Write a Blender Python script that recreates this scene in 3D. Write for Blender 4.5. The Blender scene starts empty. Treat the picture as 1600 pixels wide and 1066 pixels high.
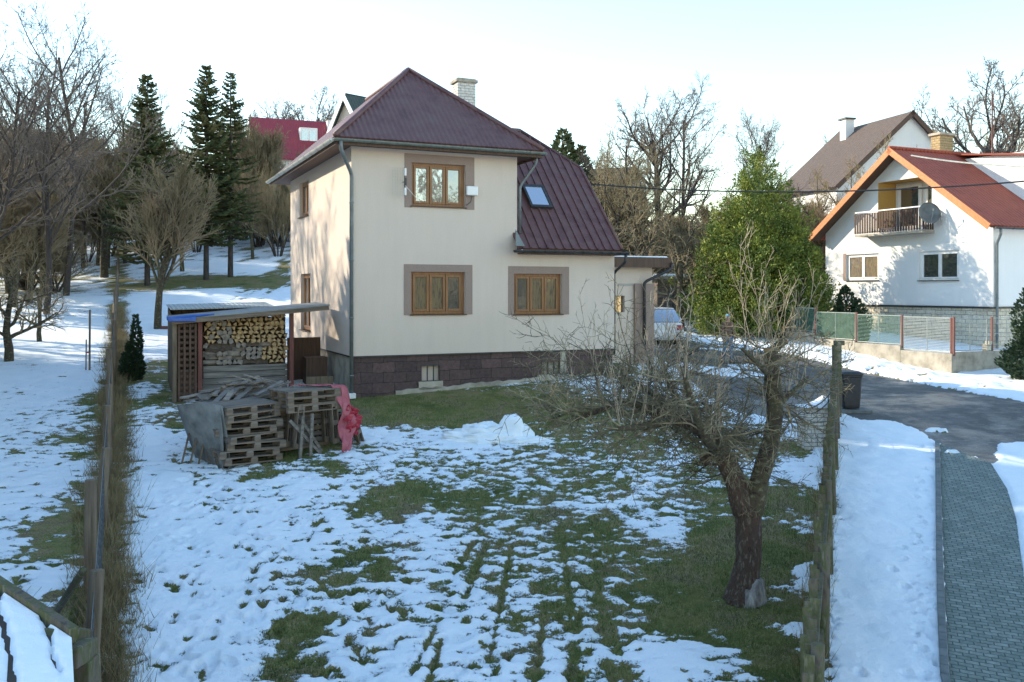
import bpy, math, random
import numpy as np
from mathutils import Vector, Matrix, Quaternion
random.seed(11)
rnd = random.random
def U(a, b): return a + (b - a) * random.random()
SC = bpy.context.scene
COL = SC.collection
PI = math.pi
# ---------------------------------------------------------------- measured camera (px of a 1600 wide frame)
F = 1420.0; HY = 455.0; CX = 800.0; CZ = 4.0
def W(px, py, D): return Vector(((px - CX) / F * D, D, CZ + (HY - py) / F * D))

# ---------------------------------------------------------------- noise (numpy)
class Perlin:
    def __init__(s, seed):
        r = np.random.RandomState(seed); s.p = r.permutation(256).astype(np.int32)
        a = r.rand(256) * 2 * np.pi; s.gx = np.cos(a); s.gy = np.sin(a)
    def __call__(s, x, y):
        xi = np.floor(x).astype(np.int64); yi = np.floor(y).astype(np.int64)
        xf = x - xi; yf = y - yi
        u = xf * xf * xf * (xf * (xf * 6 - 15) + 10); v = yf * yf * yf * (yf * (yf * 6 - 15) + 10)
        def g(ix, iy, dx, dy):
            h = s.p[(s.p[ix & 255] + iy) & 255]
            return s.gx[h] * dx + s.gy[h] * dy
        a = g(xi, yi, xf, yf); b = g(xi + 1, yi, xf - 1, yf)
        c = g(xi, yi + 1, xf, yf - 1); d = g(xi + 1, yi + 1, xf - 1, yf - 1)
        return ((a + (b - a) * u) * (1 - v) + (c + (d - c) * u) * v) * 1.5
N1, N2, N3 = Perlin(3), Perlin(17), Perlin(29)
def fbm(n, x, y, o=4, g=.5):
    t = 0; a = 1; s = 0
    for k in range(o):
        t = t + a * n(x * 2 ** k + 7.3 * k, y * 2 ** k - 3.1 * k); s += a; a *= g
    return t / s

# ---------------------------------------------------------------- terrain
PA = np.array([(-200, -6), (-40, -3.5), (0, -1.17), (35, 2.33), (55, 5.13), (95, 13.1), (140, 16), (300, 20), (900, 40)], float)
PR = np.array([(-200, -6), (-40, -3.5), (0, -1.17), (20, .83), (22.5, 1.02), (31, 1.12), (36, 1.7), (42, 2.2), (48, 2.7), (60, 5), (80, 8.5), (120, 12), (300, 18), (900, 40)], float)
def sm(a, b, x):
    t = np.clip((x - a) / (b - a), 0, 1); return t * t * (3 - 2 * t)
def tz(x, y):
    x = np.asarray(x, float); y = np.asarray(y, float)
    d = np.where(y > 26, 1.0, np.where(y > 20, (y - 20) / 6, 0)) * 1.6
    za = (np.interp(y - d, PA[:, 0], PA[:, 1]) + np.interp(y, PA[:, 0], PA[:, 1]) + np.interp(y + d, PA[:, 0], PA[:, 1])) / 3
    zr = (np.interp(y - d, PR[:, 0], PR[:, 1]) + np.interp(y, PR[:, 0], PR[:, 1]) + np.interp(y + d, PR[:, 0], PR[:, 1])) / 3
    w = sm(1, 9, x)
    und = .05 * N3(x * .21, y * .21) + .5 * N3(x * .03 + 9, y * .03) * sm(45, 90, y)
    return za * (1 - w) + zr * w + und
def gz(x, y): return float(tz(x, y))
def G(px, py, lo=3., hi=160.):
    """point of the terrain seen at px, py"""
    k = (px - CX) / F; m = (HY - py) / F
    D = np.linspace(lo, hi, 3000)
    h = CZ + m * D - tz(k * D, D)
    i = np.argmax(h < 0)
    if h[i] >= 0: i = len(D) - 1
    if i > 0:
        f = h[i - 1] / (h[i - 1] - h[i]); d = D[i - 1] + f * (D[i] - D[i - 1])
    else: d = D[0]
    return Vector((k * d, d, gz(k * d, d)))

# ---------------------------------------------------------------- materials
def newmat(name):
    m = bpy.data.materials.new(name); m.use_nodes = True
    nt = m.node_tree; b = nt.nodes['Principled BSDF']
    return m, nt, b
def nd(nt, typ, **kw):
    n = nt.nodes.new(typ)
    for k, v in kw.items():
        if k in n.inputs: n.inputs[k].default_value = v
        else: setattr(n, k, v)
    return n
def L(nt, a, b): nt.links.new(a, b)
def c4(c): return (c[0], c[1], c[2], 1)
def ramp(nt, stops, src):
    r = nt.nodes.new('ShaderNodeValToRGB'); e = r.color_ramp.elements
    e[0].position = stops[0][0]; e[0].color = c4(stops[0][1])
    e[1].position = stops[-1][0]; e[1].color = c4(stops[-1][1])
    for p, c in stops[1:-1]:
        q = e.new(p); q.color = c4(c)
    L(nt, src, r.inputs[0]); return r
def coord(nt, scale=(1, 1, 1), rot=(0, 0, 0), kind='Object'):
    t = nt.nodes.new('ShaderNodeTexCoord'); mp = nt.nodes.new('ShaderNodeMapping')
    mp.inputs['Scale'].default_value = scale; mp.inputs['Rotation'].default_value = rot
    L(nt, t.outputs[kind], mp.inputs[0]); return mp.outputs[0]
def noise(nt, vec, scale, detail=4, rough=.6):
    n = nd(nt, 'ShaderNodeTexNoise', Scale=scale, Detail=detail, Roughness=rough)
    L(nt, vec, n.inputs['Vector']); return n.outputs['Fac']
def bump(nt, b, h, strength=.3, dist=.02, prev=None):
    n = nd(nt, 'ShaderNodeBump', Strength=strength, Distance=dist)
    L(nt, h, n.inputs['Height'])
    if prev is not None: L(nt, prev, n.inputs['Normal'])
    L(nt, n.outputs[0], b.inputs['Normal']); return n.outputs[0]
def mixc(nt, f, a, b):
    m = nt.nodes.new('ShaderNodeMix'); m.data_type = 'RGBA'
    if isinstance(f, (int, float)): m.inputs[0].default_value = f
    else: L(nt, f, m.inputs[0])
    for i, v in ((6, a), (7, b)):
        if isinstance(v, tuple): m.inputs[i].default_value = c4(v)
        else: L(nt, v, m.inputs[i])
    return m.outputs[2]
def math_(nt, op, a, b=None, clamp=False):
    m = nt.nodes.new('ShaderNodeMath'); m.operation = op; m.use_clamp = clamp
    for i, v in ((0, a), (1, b)):
        if v is None: continue
        if isinstance(v, (int, float)): m.inputs[i].default_value = v
        else: L(nt, v, m.inputs[i])
    return m.outputs[0]
def nmat(name, stops, scale=3, rough=.8, detail=5, sc=(1, 1, 1), bmp=0, bscale=None, dist=.02, metal=0, kind='Object', spec=None):
    """principled with a noise driven colour ramp and noise bump"""
    m, nt, b = newmat(name); v = coord(nt, sc, kind=kind)
    if len(stops) == 1: stops = [(.3, tuple(c * .85 for c in stops[0])), (.7, tuple(c * 1.1 for c in stops[0]))]
    elif not isinstance(stops[0][0], (int, float)) or len(stops[0]) == 3:
        k = len(stops); stops = [(.3 + .4 * i / (k - 1), c) for i, c in enumerate(stops)]
    f = noise(nt, v, scale, detail)
    r = ramp(nt, stops, f); L(nt, r.outputs[0], b.inputs['Base Color'])
    b.inputs['Roughness'].default_value = rough; b.inputs['Metallic'].default_value = metal
    if spec is not None: b.inputs['Specular IOR Level'].default_value = spec
    if bmp: bump(nt, b, noise(nt, v, bscale or scale * 4, 4), bmp, dist)
    return m
M = {}
# render of plaster: fine grain bump, faint streaks
def plaster(name, c, streak=.92):
    m, nt, b = newmat(name); v = coord(nt); v2 = coord(nt, (2.2, 2.2, .25))
    a = noise(nt, v, .7, 4); s = noise(nt, v2, 2.0, 5); g = noise(nt, v, 120, 3)
    f = math_(nt, 'ADD', math_(nt, 'MULTIPLY', a, .5), math_(nt, 'MULTIPLY', s, .5))
    r = ramp(nt, [(.35, tuple(x * streak for x in c)), (.62, c)], f)
    g2 = ramp(nt, [(.32, (.72, .72, .72)), (.66, (1.03, 1.03, 1.03))], noise(nt, v, 55, 5, .8))
    mm = nt.nodes.new('ShaderNodeMix'); mm.data_type = 'RGBA'; mm.blend_type = 'MULTIPLY'; mm.inputs[0].default_value = 1
    L(nt, r.outputs[0], mm.inputs[6]); L(nt, g2.outputs[0], mm.inputs[7]); L(nt, mm.outputs[2], b.inputs['Base Color'])
    b.inputs['Roughness'].default_value = .9; bump(nt, b, g, .7, .012)
    return m
M['plaster'] = plaster('cream_plaster', (.745, .635, .54), .93)
M['plaster_w'] = plaster('white_plaster', (.84, .84, .82), .94)
M['plaster_g'] = plaster('grey_plaster', (.50, .48, .44))
M['surround'] = plaster('mauve_plaster', (.35, .262, .222))
def wood(name, c1, c2, along='z', scale=6, rough=.6, bmp=.3):
    s = {'x': (.08, 1, 1), 'y': (1, .08, 1), 'z': (1, 1, .08)}[along]
    return nmat(name, [c1, c2], scale * 4, rough, 6, s, bmp, dist=.004)
M['winwood'] = wood('golden_brown_wood', (.16, .068, .022), (.31, .145, .05), 'z', 8, .4, .1)
M['winwoodx'] = wood('golden_brown_wood_level', (.16, .068, .022), (.31, .145, .05), 'x', 8, .4, .1)
M['oldwood'] = wood('weathered_grey_wood', (.09, .08, .07), (.25, .225, .195), 'x', 4, .9, .6)
M['oldwood2'] = wood('weathered_brown_wood', (.10, .075, .052), (.25, .20, .155), 'x', 4, .9, .6)
M['oldwoodz'] = wood('weathered_post_wood', (.075, .055, .035), (.22, .17, .115), 'z', 4, .9, .6)
M['mosswood'] = nmat('mossy_old_wood', [(.3, (.05, .042, .032)), (.45, (.13, .11, .08)), (.56, (.075, .085, .03)), (.68, (.2, .18, .14))], 9, .95, 7, (1, 1, .35), .8, 40, .01)
M['redwood'] = wood('dark_red_painted_wood', (.10, .03, .022), (.20, .062, .045), 'z', 4, .6, .2)
M['orange'] = wood('orange_painted_boards', (.42, .125, .035), (.62, .22, .07), 'x', 3, .6, .2)
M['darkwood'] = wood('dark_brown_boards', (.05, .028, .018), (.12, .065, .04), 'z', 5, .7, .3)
M['metal_g'] = nmat('grey_painted_steel', [(.12, .14, .145), (.2, .225, .225)], 5, .45, metal=.3)
M['metal_d'] = nmat('dark_steel', [(.03, .033, .035), (.07, .072, .072)], 8, .5, metal=.4)
M['zinc'] = nmat('weathered_zinc', [(.36, .38, .35), (.52, .54, .50)], 4, .45, metal=.6)
M['gutter'] = nmat('dull_green_grey_gutter', [(.10, .125, .115), (.2, .225, .2)], 6, .5, metal=.3)
M['white'] = nmat('white_paint', [(.74, .74, .73), (.82, .82, .81)], 4, .45)
M['black'] = nmat('black_plastic', [(.012, .013, .015), (.03, .032, .034)], 6, .42, bmp=.1)
M['snow'] = None
def corrug(name, stops, axis, pitch, rough=.55, metal=0, strength=.6, dist=.03, tile=None, nscale=2):
    m, nt, b = newmat(name); v = coord(nt)
    sx = nt.nodes.new('ShaderNodeSeparateXYZ'); L(nt, v, sx.inputs[0])
    s = math_(nt, 'SINE', math_(nt, 'MULTIPLY', sx.outputs['XYZ'.index(axis)], 2 * PI / pitch))
    k = len(stops); r = ramp(nt, [(.3 + .4 * i / (k - 1), c) for i, c in enumerate(stops)], noise(nt, v, nscale, 7, .7))
    L(nt, r.outputs[0], b.inputs['Base Color'])
    b.inputs['Roughness'].default_value = rough; b.inputs['Metallic'].default_value = metal
    n = bump(nt, b, s, strength, dist)
    if tile:
        ax2, p2 = tile
        f = math_(nt, 'FRACT', math_(nt, 'MULTIPLY', sx.outputs['XYZ'.index(ax2)], 1 / p2))
        n = bump(nt, b, f, 1, .03, n)
    bump(nt, b, noise(nt, v, 60, 3), .4, .004, n)
    return m
RB = [(.075, .034, .033), (.125, .058, .055), (.125, .08, .073)]
M['roof_x'] = corrug('maroon_corrugated_sheet_x', RB, 'X', .15)
M['roof_y'] = corrug('maroon_corrugated_sheet_y', RB, 'Y', .15)
M['seamroof'] = nmat('maroon_seam_sheet', RB, 3, .5, 6, bmp=.2, bscale=60, dist=.004)
M['rtile_x'] = corrug('red_tile_x', [(.25, .055, .032), (.36, .085, .048)], 'X', .22, .75, tile=('Z', .2))
M['rtile_y'] = corrug('red_tile_y', [(.25, .055, .032), (.36, .085, .048)], 'Y', .22, .75, tile=('Z', .2))
M['gtile'] = corrug('grey_brown_tile', [(.05, .036, .03), (.10, .075, .065), (.15, .115, .10)], 'Y', .25, .9, tile=('Z', .22), nscale=9)
M['crim'] = corrug('crimson_sheet', [(.24, .02, .028), (.30, .03, .036)], 'Y', .25, .5)
M['dgreen'] = corrug('dark_green_tile', [(.03, .05, .045), (.06, .08, .07)], 'Y', .25, .7, tile=('Z', .2))
M['csheet'] = corrug('pale_corrugated_sheet', [(.30, .35, .36), (.42, .47, .47)], 'X', .12, .6, .1)
M['dsheet'] = corrug('dull_corrugated_sheet', [(.16, .18, .185), (.30, .33, .34)], 'Y', .12, .6, .1)
M['brownroof'] = nmat('brown_roof', [(.045, .035, .03), (.08, .062, .05)], 3, .9)
def brickmat(name, c1, c2, mort, w, h, ms, axes='XZ', rough=.85, bmp=.5, off=.5):
    m, nt, b = newmat(name); t = nt.nodes.new('ShaderNodeTexCoord')
    sx = nt.nodes.new('ShaderNodeSeparateXYZ'); L(nt, t.outputs['Object'], sx.inputs[0])
    cb = nt.nodes.new('ShaderNodeCombineXYZ')
    L(nt, sx.outputs['XYZ'.index(axes[0])], cb.inputs[0]); L(nt, sx.outputs['XYZ'.index(axes[1])], cb.inputs[1])
    wn = nd(nt, 'ShaderNodeTexNoise', Scale=3.0, Detail=3); L(nt, cb.outputs[0], wn.inputs[0])
    va = nt.nodes.new('ShaderNodeVectorMath'); va.operation = 'MULTIPLY_ADD'
    L(nt, wn.outputs['Color'], va.inputs[0]); va.inputs[1].default_value = (h * .35,) * 3; L(nt, cb.outputs[0], va.inputs[2])
    br = nt.nodes.new('ShaderNodeTexBrick'); L(nt, va.outputs[0], br.inputs[0])
    br.inputs['Color1'].default_value = c4(c1); br.inputs['Color2'].default_value = c4(c2); br.inputs['Mortar'].default_value = c4(mort)
    br.inputs['Scale'].default_value = 1; br.inputs['Brick Width'].default_value = w; br.inputs['Row Height'].default_value = h
    br.inputs['Mortar Size'].default_value = ms; br.inputs['Mortar Smooth'].default_value = .3; br.offset = off
    g = noise(nt, t.outputs['Object'], 14, 6, .7)
    g2 = ramp(nt, [(.3, (.6, .6, .6)), (.7, (1.25, 1.25, 1.25))], g)
    mm = nt.nodes.new('ShaderNodeMix'); mm.data_type = 'RGBA'; mm.blend_type = 'MULTIPLY'; mm.inputs[0].default_value = 1
    L(nt, br.outputs[0], mm.inputs[6]); L(nt, g2.outputs[0], mm.inputs[7]); L(nt, mm.outputs[2], b.inputs['Base Color'])
    b.inputs['Roughness'].default_value = rough
    n = bump(nt, b, br.outputs['Fac'], -bmp, .02); bump(nt, b, g, .4, .02, n)
    return m
M['plinth_x'] = brickmat('purple_brown_block_x', (.065, .042, .041), (.118, .072, .067), (.04, .03, .028), .62, .27, .012)
M['plinth_y'] = brickmat('purple_brown_block_y', (.075, .042, .05), (.135, .08, .085), (.05, .034, .036), .62, .27, .012, 'YZ')
M['wbrick_x'] = brickmat('white_brick_x', (.60, .58, .53), (.68, .66, .60), (.17, .17, .16), .27, .085, .008, 'XZ')
M['wbrick_y'] = brickmat('white_brick_y', (.60, .58, .53), (.68, .66, .60), (.17, .17, .16), .27, .085, .008, 'YZ')
M['ybrick_y'] = brickmat('yellow_brick_y', (.34, .25, .12), (.42, .31, .16), (.12, .09, .06), .27, .11, .01, 'YZ')
M['stone_y'] = brickmat('pale_stone_cladding_y', (.52, .46, .34), (.66, .60, .48), (.15, .145, .14), .5, .17, .012, 'YZ', off=.37)
M['stone_x'] = brickmat('pale_stone_cladding_x', (.52, .46, .34), (.66, .60, .48), (.15, .145, .14), .5, .17, .012, 'XZ', off=.37)
M['concrete'] = nmat('old_concrete', [(.2, .18, .145), (.36, .325, .26), (.46, .42, .35)], 2.5, .95, 7, bmp=.5, bscale=25, dist=.01)
M['kerb'] = nmat('kerb_concrete', [(.10, .12, .12), (.2, .215, .21)], 4, .95, 7, bmp=.4, bscale=30)
# glass over net curtains; the brown copy has a bush reflection painted in
def glass(name, curtain_refl=(.2, .19, .16), cur=.5, refl=.45, wob=.25):
    m, nt, b = newmat(name); v = coord(nt, (9, 9, 1.2)); f = noise(nt, v, 3, 6, .7)
    r = ramp(nt, [(.35, (.012, .014, .015)), (.35 + .3 * (1.2 - cur), curtain_refl)], f)
    L(nt, r.outputs[0], b.inputs['Base Color']); b.inputs['Roughness'].default_value = .6
    gl = nd(nt, 'ShaderNodeBsdfGlossy', Roughness=.02); gl.inputs['Color'].default_value = (.95, .97, 1, 1)
    bn = nd(nt, 'ShaderNodeBump', Strength=wob, Distance=.02); L(nt, noise(nt, coord(nt), 2.2, 2), bn.inputs['Height']); L(nt, bn.outputs[0], gl.inputs['Normal'])
    fr = nd(nt, 'ShaderNodeFresnel', IOR=1.5); fa = math_(nt, 'ADD', fr.outputs[0], refl - .04, True)
    mx = nt.nodes.new('ShaderNodeMixShader'); L(nt, fa, mx.inputs[0]); L(nt, b.outputs[0], mx.inputs[1]); L(nt, gl.outputs[0], mx.inputs[2])
    L(nt, mx.outputs[0], nt.nodes['Material Output'].inputs['Surface']); return m
M['glass'] = glass('window_glass', (.2, .2, .18), refl=.32)
M['glass_d'] = glass('dark_window_glass', (.05, .055, .05), .3, .22)
M['glass_c'] = glass('window_glass_painted_reflection', (.15, .105, .045), .6, .10)  # brown of sunlit bushes mirrored in the panes, painted as base colour
M['skyglass'] = glass('skylight_glass', (.1, .12, .14), .2, .75, .02)
# vegetation
def bark(name, stops, scale=8): return nmat(name, stops, scale, .95, 7, (1, 1, .3), .9, scale * 3, .012)
M['bark_apple'] = nmat('apple_bark', [(.34, (.022, .016, .013)), (.43, (.085, .044, .03)), (.5, (.038, .03, .024)), (.57, (.10, .068, .048)), (.66, (.15, .135, .11))], 30, .95, 8, (1, 1, .35), 1, 40, .02)
M['bark_lim'] = nmat('limewashed_bark', [(.3, (.08, .07, .06)), (.5, (.2, .19, .18)), (.68, (.38, .37, .36))], 14, .95, 8, (1, 1, .4), 1, 40, .02)
M['bark_moss'] = nmat('mossy_bark', [(.34, (.022, .018, .014)), (.45, (.07, .05, .034)), (.54, (.06, .062, .026)), (.64, (.16, .14, .10))], 14, .95, 7, bmp=.8, bscale=50)
M['bark_dark'] = bark('dark_bark', [(.03, .026, .024), (.085, .07, .058)])
M['twig_apple'] = nmat('apple_twig_bark', [(.34, (.045, .036, .024)), (.5, (.13, .11, .06)), (.66, (.32, .28, .18))], 3, .85, 3)
M['twig_shoot'] = nmat('pale_shoot_bark', [(.3, (.16, .12, .075)), (.7, (.5, .42, .3))], 3, .7, 3)
M['twig_grey'] = nmat('grey_twigs', [(.3, (.085, .07, .06)), (.7, (.2, .165, .14))], 1.2, .9, 3)
M['twig_olive'] = nmat('olive_brown_twigs', [(.3, (.15, .125, .065)), (.5, (.24, .19, .11)), (.7, (.34, .26, .17))], .8, .9, 3)
M['twig_tawny'] = nmat('tawny_twigs', [(.3, (.15, .12, .065)), (.5, (.26, .21, .115)), (.7, (.36, .29, .19))], .8, .9, 3)
M['spruce'] = nmat('spruce_needles', [(.3, (.045, .075, .032)), (.5, (.09, .115, .045)), (.7, (.17, .15, .065))], 1.4, .8, 4)
M['spruce_r'] = nmat('russet_conifer', [(.3, (.05, .035, .02)), (.7, (.14, .085, .04))], 1.4, .8, 4)
M['thuja'] = nmat('thuja_foliage', [(.3, (.045, .085, .016)), (.48, (.12, .165, .026)), (.66, (.30, .32, .045))], 1.6, .75, 5)
M['thuja_d'] = nmat('dark_yew_foliage', [(.3, (.012, .032, .014)), (.7, (.03, .06, .02))], 2, .75, 5)
M['grassb'] = nmat('grass_blades', [(.3, (.05, .085, .022)), (.5, (.11, .14, .034)), (.7, (.24, .215, .075))], 2.0, .8, 4)
M['drygrass'] = nmat('dry_grass_blades', [(.3, (.12, .09, .045)), (.5, (.24, .185, .09)), (.7, (.38, .31, .17))], 3.0, .9, 4)
M['blue'] = nmat('blue_tarpaulin', [(.012, .07, .32), (.03, .13, .48)], 6, .4, bmp=.4, bscale=8, dist=.03)
M['redtarp'] = nmat('faded_red_tarpaulin', [(.30, .015, .035), (.44, .035, .06)], 5, .5, bmp=.5, bscale=9, dist=.03)
M['redtarp2'] = nmat('washed_out_red_tarpaulin', [(.32, .06, .08), (.44, .13, .15)], 5, .6, bmp=.5, bscale=9, dist=.03)
def snowmat():
    m, nt, b = newmat('snow'); v = coord(nt)
    r = ramp(nt, [(.3, (.78, .86, .90)), (.7, (.88, .92, .94))], noise(nt, v, 2, 5)); L(nt, r.outputs[0], b.inputs['Base Color'])
    b.inputs['Roughness'].default_value = .8
    n = bump(nt, b, noise(nt, v, 5, 6, .65), .5, .05); bump(nt, b, noise(nt, v, 60, 3), .4, .006, n)
    return m
M['snow'] = snowmat()
M['snow'].node_tree.nodes['Principled BSDF'].inputs['Specular IOR Level'].default_value = .3

# ---------------------------------------------------------------- mesh builder
class MB:
    def __init__(s): s.v = []; s.f = []; s.m = []
    def add(s, vs, fs, mi=0):
        o = len(s.v); s.v.extend([tuple(p) for p in vs])
        s.f.extend([tuple(i + o for i in f) for f in fs]); s.m.extend([mi] * len(fs)); return s
    def box(s, a, b, mi=0, mat=None):
        x0, y0, z0 = a; x1, y1, z1 = b
        vs = [Vector(p) for p in ((x0, y0, z0), (x1, y0, z0), (x1, y1, z0), (x0, y1, z0), (x0, y0, z1), (x1, y0, z1), (x1, y1, z1), (x0, y1, z1))]
        if mat is not None: vs = [mat @ p for p in vs]
        return s.add(vs, [(0, 3, 2, 1), (4, 5, 6, 7), (0, 1, 5, 4), (1, 2, 6, 5), (2, 3, 7, 6), (3, 0, 4, 7)], mi)
    def bar(s, p, q, w, h, mi=0, up=Vector((0, 0, 1))):
        p = Vector(p); q = Vector(q); d = (q - p); l = d.length; d.normalize()
        side = d.cross(up)
        if side.length < 1e-4: side = d.cross(Vector((1, 0, 0)))
        side.normalize(); u2 = side.cross(d)
        a = side * (w / 2); c = u2 * (h / 2)
        vs = [p - a - c, p + a - c, p + a + c, p - a + c, q - a - c, q + a - c, q + a + c, q - a + c]
        return s.add(vs, [(0, 1, 2, 3), (7, 6, 5, 4), (0, 4, 5, 1), (1, 5, 6, 2), (2, 6, 7, 3), (3, 7, 4, 0)], mi)
    def quad(s, a, b, c, d, mi=0): return s.add([a, b, c, d], [(0, 1, 2, 3)], mi)
    def slab(s, poly, thick, mi=0):
        """polygon (list of Vectors) extruded downward along its normal"""
        P = [Vector(p) for p in poly]; n = (P[1] - P[0]).cross(P[2] - P[0]).normalized()
        if n.z < 0: P.reverse(); n = -n
        k = len(P); vs = P + [p - n * thick for p in P]
        fs = [tuple(range(k)), tuple(range(2 * k - 1, k - 1, -1))] + [(i, i + k, (i + 1) % k + k, (i + 1) % k) for i in range(k)]
        return s.add(vs, fs, mi)
    def tube(s, pts, rad, n=6, mi=0, cap=True):
        pts = [Vector(p) for p in pts]
        if not isinstance(rad, (list, tuple)): rad = [rad] * len(pts)
        o = len(s.v); k = len(pts); ref = None
        for i, p in enumerate(pts):
            d = pts[min(i + 1, k - 1)] - pts[max(i - 1, 0)]
            if d.length < 1e-9: d = Vector((0, 0, 1))
            d.normalize()
            if ref is None:
                ref = d.orthogonal().normalized()
            a = ref - d * ref.dot(d)
            if a.length < 1e-5: a = d.orthogonal()
            a.normalize(); ref = a; b = d.cross(a)
            for j in range(n):
                t = 2 * PI * j / n; q = p + (a * math.cos(t) + b * math.sin(t)) * rad[i]; s.v.append((q.x, q.y, q.z))
        for i in range(k - 1):
            for j in range(n):
                s.f.append((o + i * n + j, o + i * n + (j + 1) % n, o + (i + 1) * n + (j + 1) % n, o + (i + 1) * n + j)); s.m.append(mi)
        if cap and n > 3:
            s.f.append(tuple(o + j for j in range(n - 1, -1, -1))); s.m.append(mi)
            s.f.append(tuple(o + (k - 1) * n + j for j in range(n))); s.m.append(mi)
        return s
    def lathe(s, prof, n=16, c=(0, 0, 0), mi=0):
        o = len(s.v)
        for r, z in prof:
            for j in range(n):
                t = 2 * PI * j / n; s.v.append((c[0] + r * math.cos(t), c[1] + r * math.sin(t), c[2] + z))
        for i in range(len(prof) - 1):
            for j in range(n):
                s.f.append((o + i * n + j, o + i * n + (j + 1) % n, o + (i + 1) * n + (j + 1) % n, o + (i + 1) * n + j)); s.m.append(mi)
        s.f.append(tuple(o + j for j in range(n - 1, -1, -1))); s.m.append(mi)
        s.f.append(tuple(o + (len(prof) - 1) * n + j for j in range(n))); s.m.append(mi)
        return s
    def mesh(s, name, mats, smooth=False):
        me = bpy.data.meshes.new(name); me.from_pydata(s.v, [], s.f)
        if not isinstance(mats, (list, tuple)): mats = [mats]
        for m in mats: me.materials.append(M[m] if isinstance(m, str) else m)
        if len(mats) > 1: me.polygons.foreach_set('material_index', s.m)
        if smooth: me.polygons.foreach_set('use_smooth', [True] * len(me.polygons))
        me.update(); return me
    def build(s, name, mats, parent=None, smooth=False, bevel=0):
        o = bpy.data.objects.new(name, s.mesh(name, mats, smooth)); COL.objects.link(o)
        if parent is not None: o.parent = parent
        if bevel:
            b = o.modifiers.new('bevel', 'BEVEL'); b.width = bevel; b.segments = 2; b.limit_method = 'ANGLE'
        return o
def tag(o, label=None, cat=None, group=None, kind=None):
    if label: o['label'] = label
    if cat: o['category'] = cat
    if group: o['group'] = group
    if kind: o['kind'] = kind
    return o
def empty(name, loc=(0, 0, 0), rz=0, label=None, cat=None, group=None):
    o = bpy.data.objects.new(name, None); COL.objects.link(o); o.location = loc; o.rotation_euler = (0, 0, rz)
    o.empty_display_size = .2
    return tag(o, label, cat, group)
KIDS = {}
def copy_tree(o, parent=None):
    c = o.copy(); COL.objects.link(c)
    if parent is not None: c.parent = parent
    for ch in o.children: copy_tree(ch, c)
    return c
def inst(name, me, parent=None, loc=(0, 0, 0), rot=(0, 0, 0), sc=(1, 1, 1)):
    o = bpy.data.objects.new(name, me); COL.objects.link(o)
    o.location = loc; o.rotation_euler = rot; o.scale = sc
    if parent is not None: o.parent = parent
    return o
# ---------------------------------------------------------------- camera, world, sun
cam_d = bpy.data.cameras.new('camera'); cam = bpy.data.objects.new('camera', cam_d); COL.objects.link(cam)
cam.location = (0, 0, CZ); cam.rotation_euler = (math.radians(90), 0, 0)
cam_d.sensor_width = 36; cam_d.lens = 36 * F / 1600; cam_d.shift_y = -(533 - HY) / 1600
cam_d.clip_start = .1; cam_d.clip_end = 3000; SC.camera = cam
SUN = Vector((-.935, .355, 0)).normalized(); EL = math.radians(24)
sdir = Vector((SUN.x * math.cos(EL), SUN.y * math.cos(EL), math.sin(EL)))
w = bpy.data.worlds.new('World'); SC.world = w; w.use_nodes = True
nt = w.node_tree; sky = nt.nodes.new('ShaderNodeTexSky'); sky.sky_type = 'NISHITA'; sky.sun_disc = False
sky.sun_elevation = EL; sky.sun_rotation = math.atan2(SUN.x, SUN.y); sky.altitude = 300
sky.air_density = 1.5; sky.dust_density = .05; sky.ozone_density = 2.0
nt.links.new(sky.outputs[0], nt.nodes['Background'].inputs[0]); nt.nodes['Background'].inputs[1].default_value = .15
sl = bpy.data.lights.new('sun', 'SUN'); sl.energy = 3.1; sl.angle = math.radians(.6); sl.color = (1, .86, .66)
so = bpy.data.objects.new('sun', sl); COL.objects.link(so); so.rotation_euler = (-sdir).to_track_quat('-Z', 'Y').to_euler()
so.location = (-60, 60, 60)
SC.view_settings.view_transform = 'Standard'; SC.view_settings.look = 'None'
SC.view_settings.exposure = 1.36; SC.view_settings.gamma = 1
SC.cycles.max_bounces = 6; SC.cycles.diffuse_bounces = 3; SC.cycles.glossy_bounces = 3
SC.cycles.transparent_max_bounces = 8
try:
    SC.cycles.use_denoising = True
except Exception: pass
# ---------------------------------------------------------------- the ground sheet
def steps(segs):
    out = [segs[0][0]]
    for a, b, s in segs:
        n = max(1, int(round((b - a) / s))); out += [a + (b - a) * (i + 1) / n for i in range(n)]
    return np.array(out)
gxs = steps([(-320, -50, 15), (-50, -14, .5), (-14, -6, .1), (-6, 8.6, .04), (8.6, 13, .06), (13, 24, .16), (24, 50, .7), (50, 330, 14)])
gys = steps([(-60, 4, 4), (4, 7.5, .35), (7.5, 14, .036), (14, 20, .055), (20, 27, .08), (27, 48, .16), (48, 100, .7), (100, 220, 4), (220, 900, 34)])
GX, GY = np.meshgrid(gxs, gys)
def poly_in(P, x, y):
    ins = np.zeros(x.shape, bool); dist = np.full(x.shape, 1e9); n = len(P)
    for i in range(n):
        x1, y1 = P[i]; x2, y2 = P[(i + 1) % n]
        c = ((y1 > y) != (y2 > y)) & (x < (x2 - x1) * (y - y1) / (y2 - y1 + 1e-12) + x1); ins ^= c
        dx, dy = x2 - x1, y2 - y1; t = np.clip(((x - x1) * dx + (y - y1) * dy) / (dx * dx + dy * dy + 1e-12), 0, 1)
        dist = np.minimum(dist, np.hypot(x - x1 - t * dx, y - y1 - t * dy))
    return np.where(ins, -dist, dist)      # negative inside
def gp(px, py):
    g = G(px, py); return (g.x, g.y)
FD = (.374, 1)                                      # right fence X = -.364 + .374 Y
pathL = [(4.1, 8.0), gp(1485, 1066), gp(1478, 960), gp(1474, 860), gp(1471, 760), gp(1469, 694)]
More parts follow.
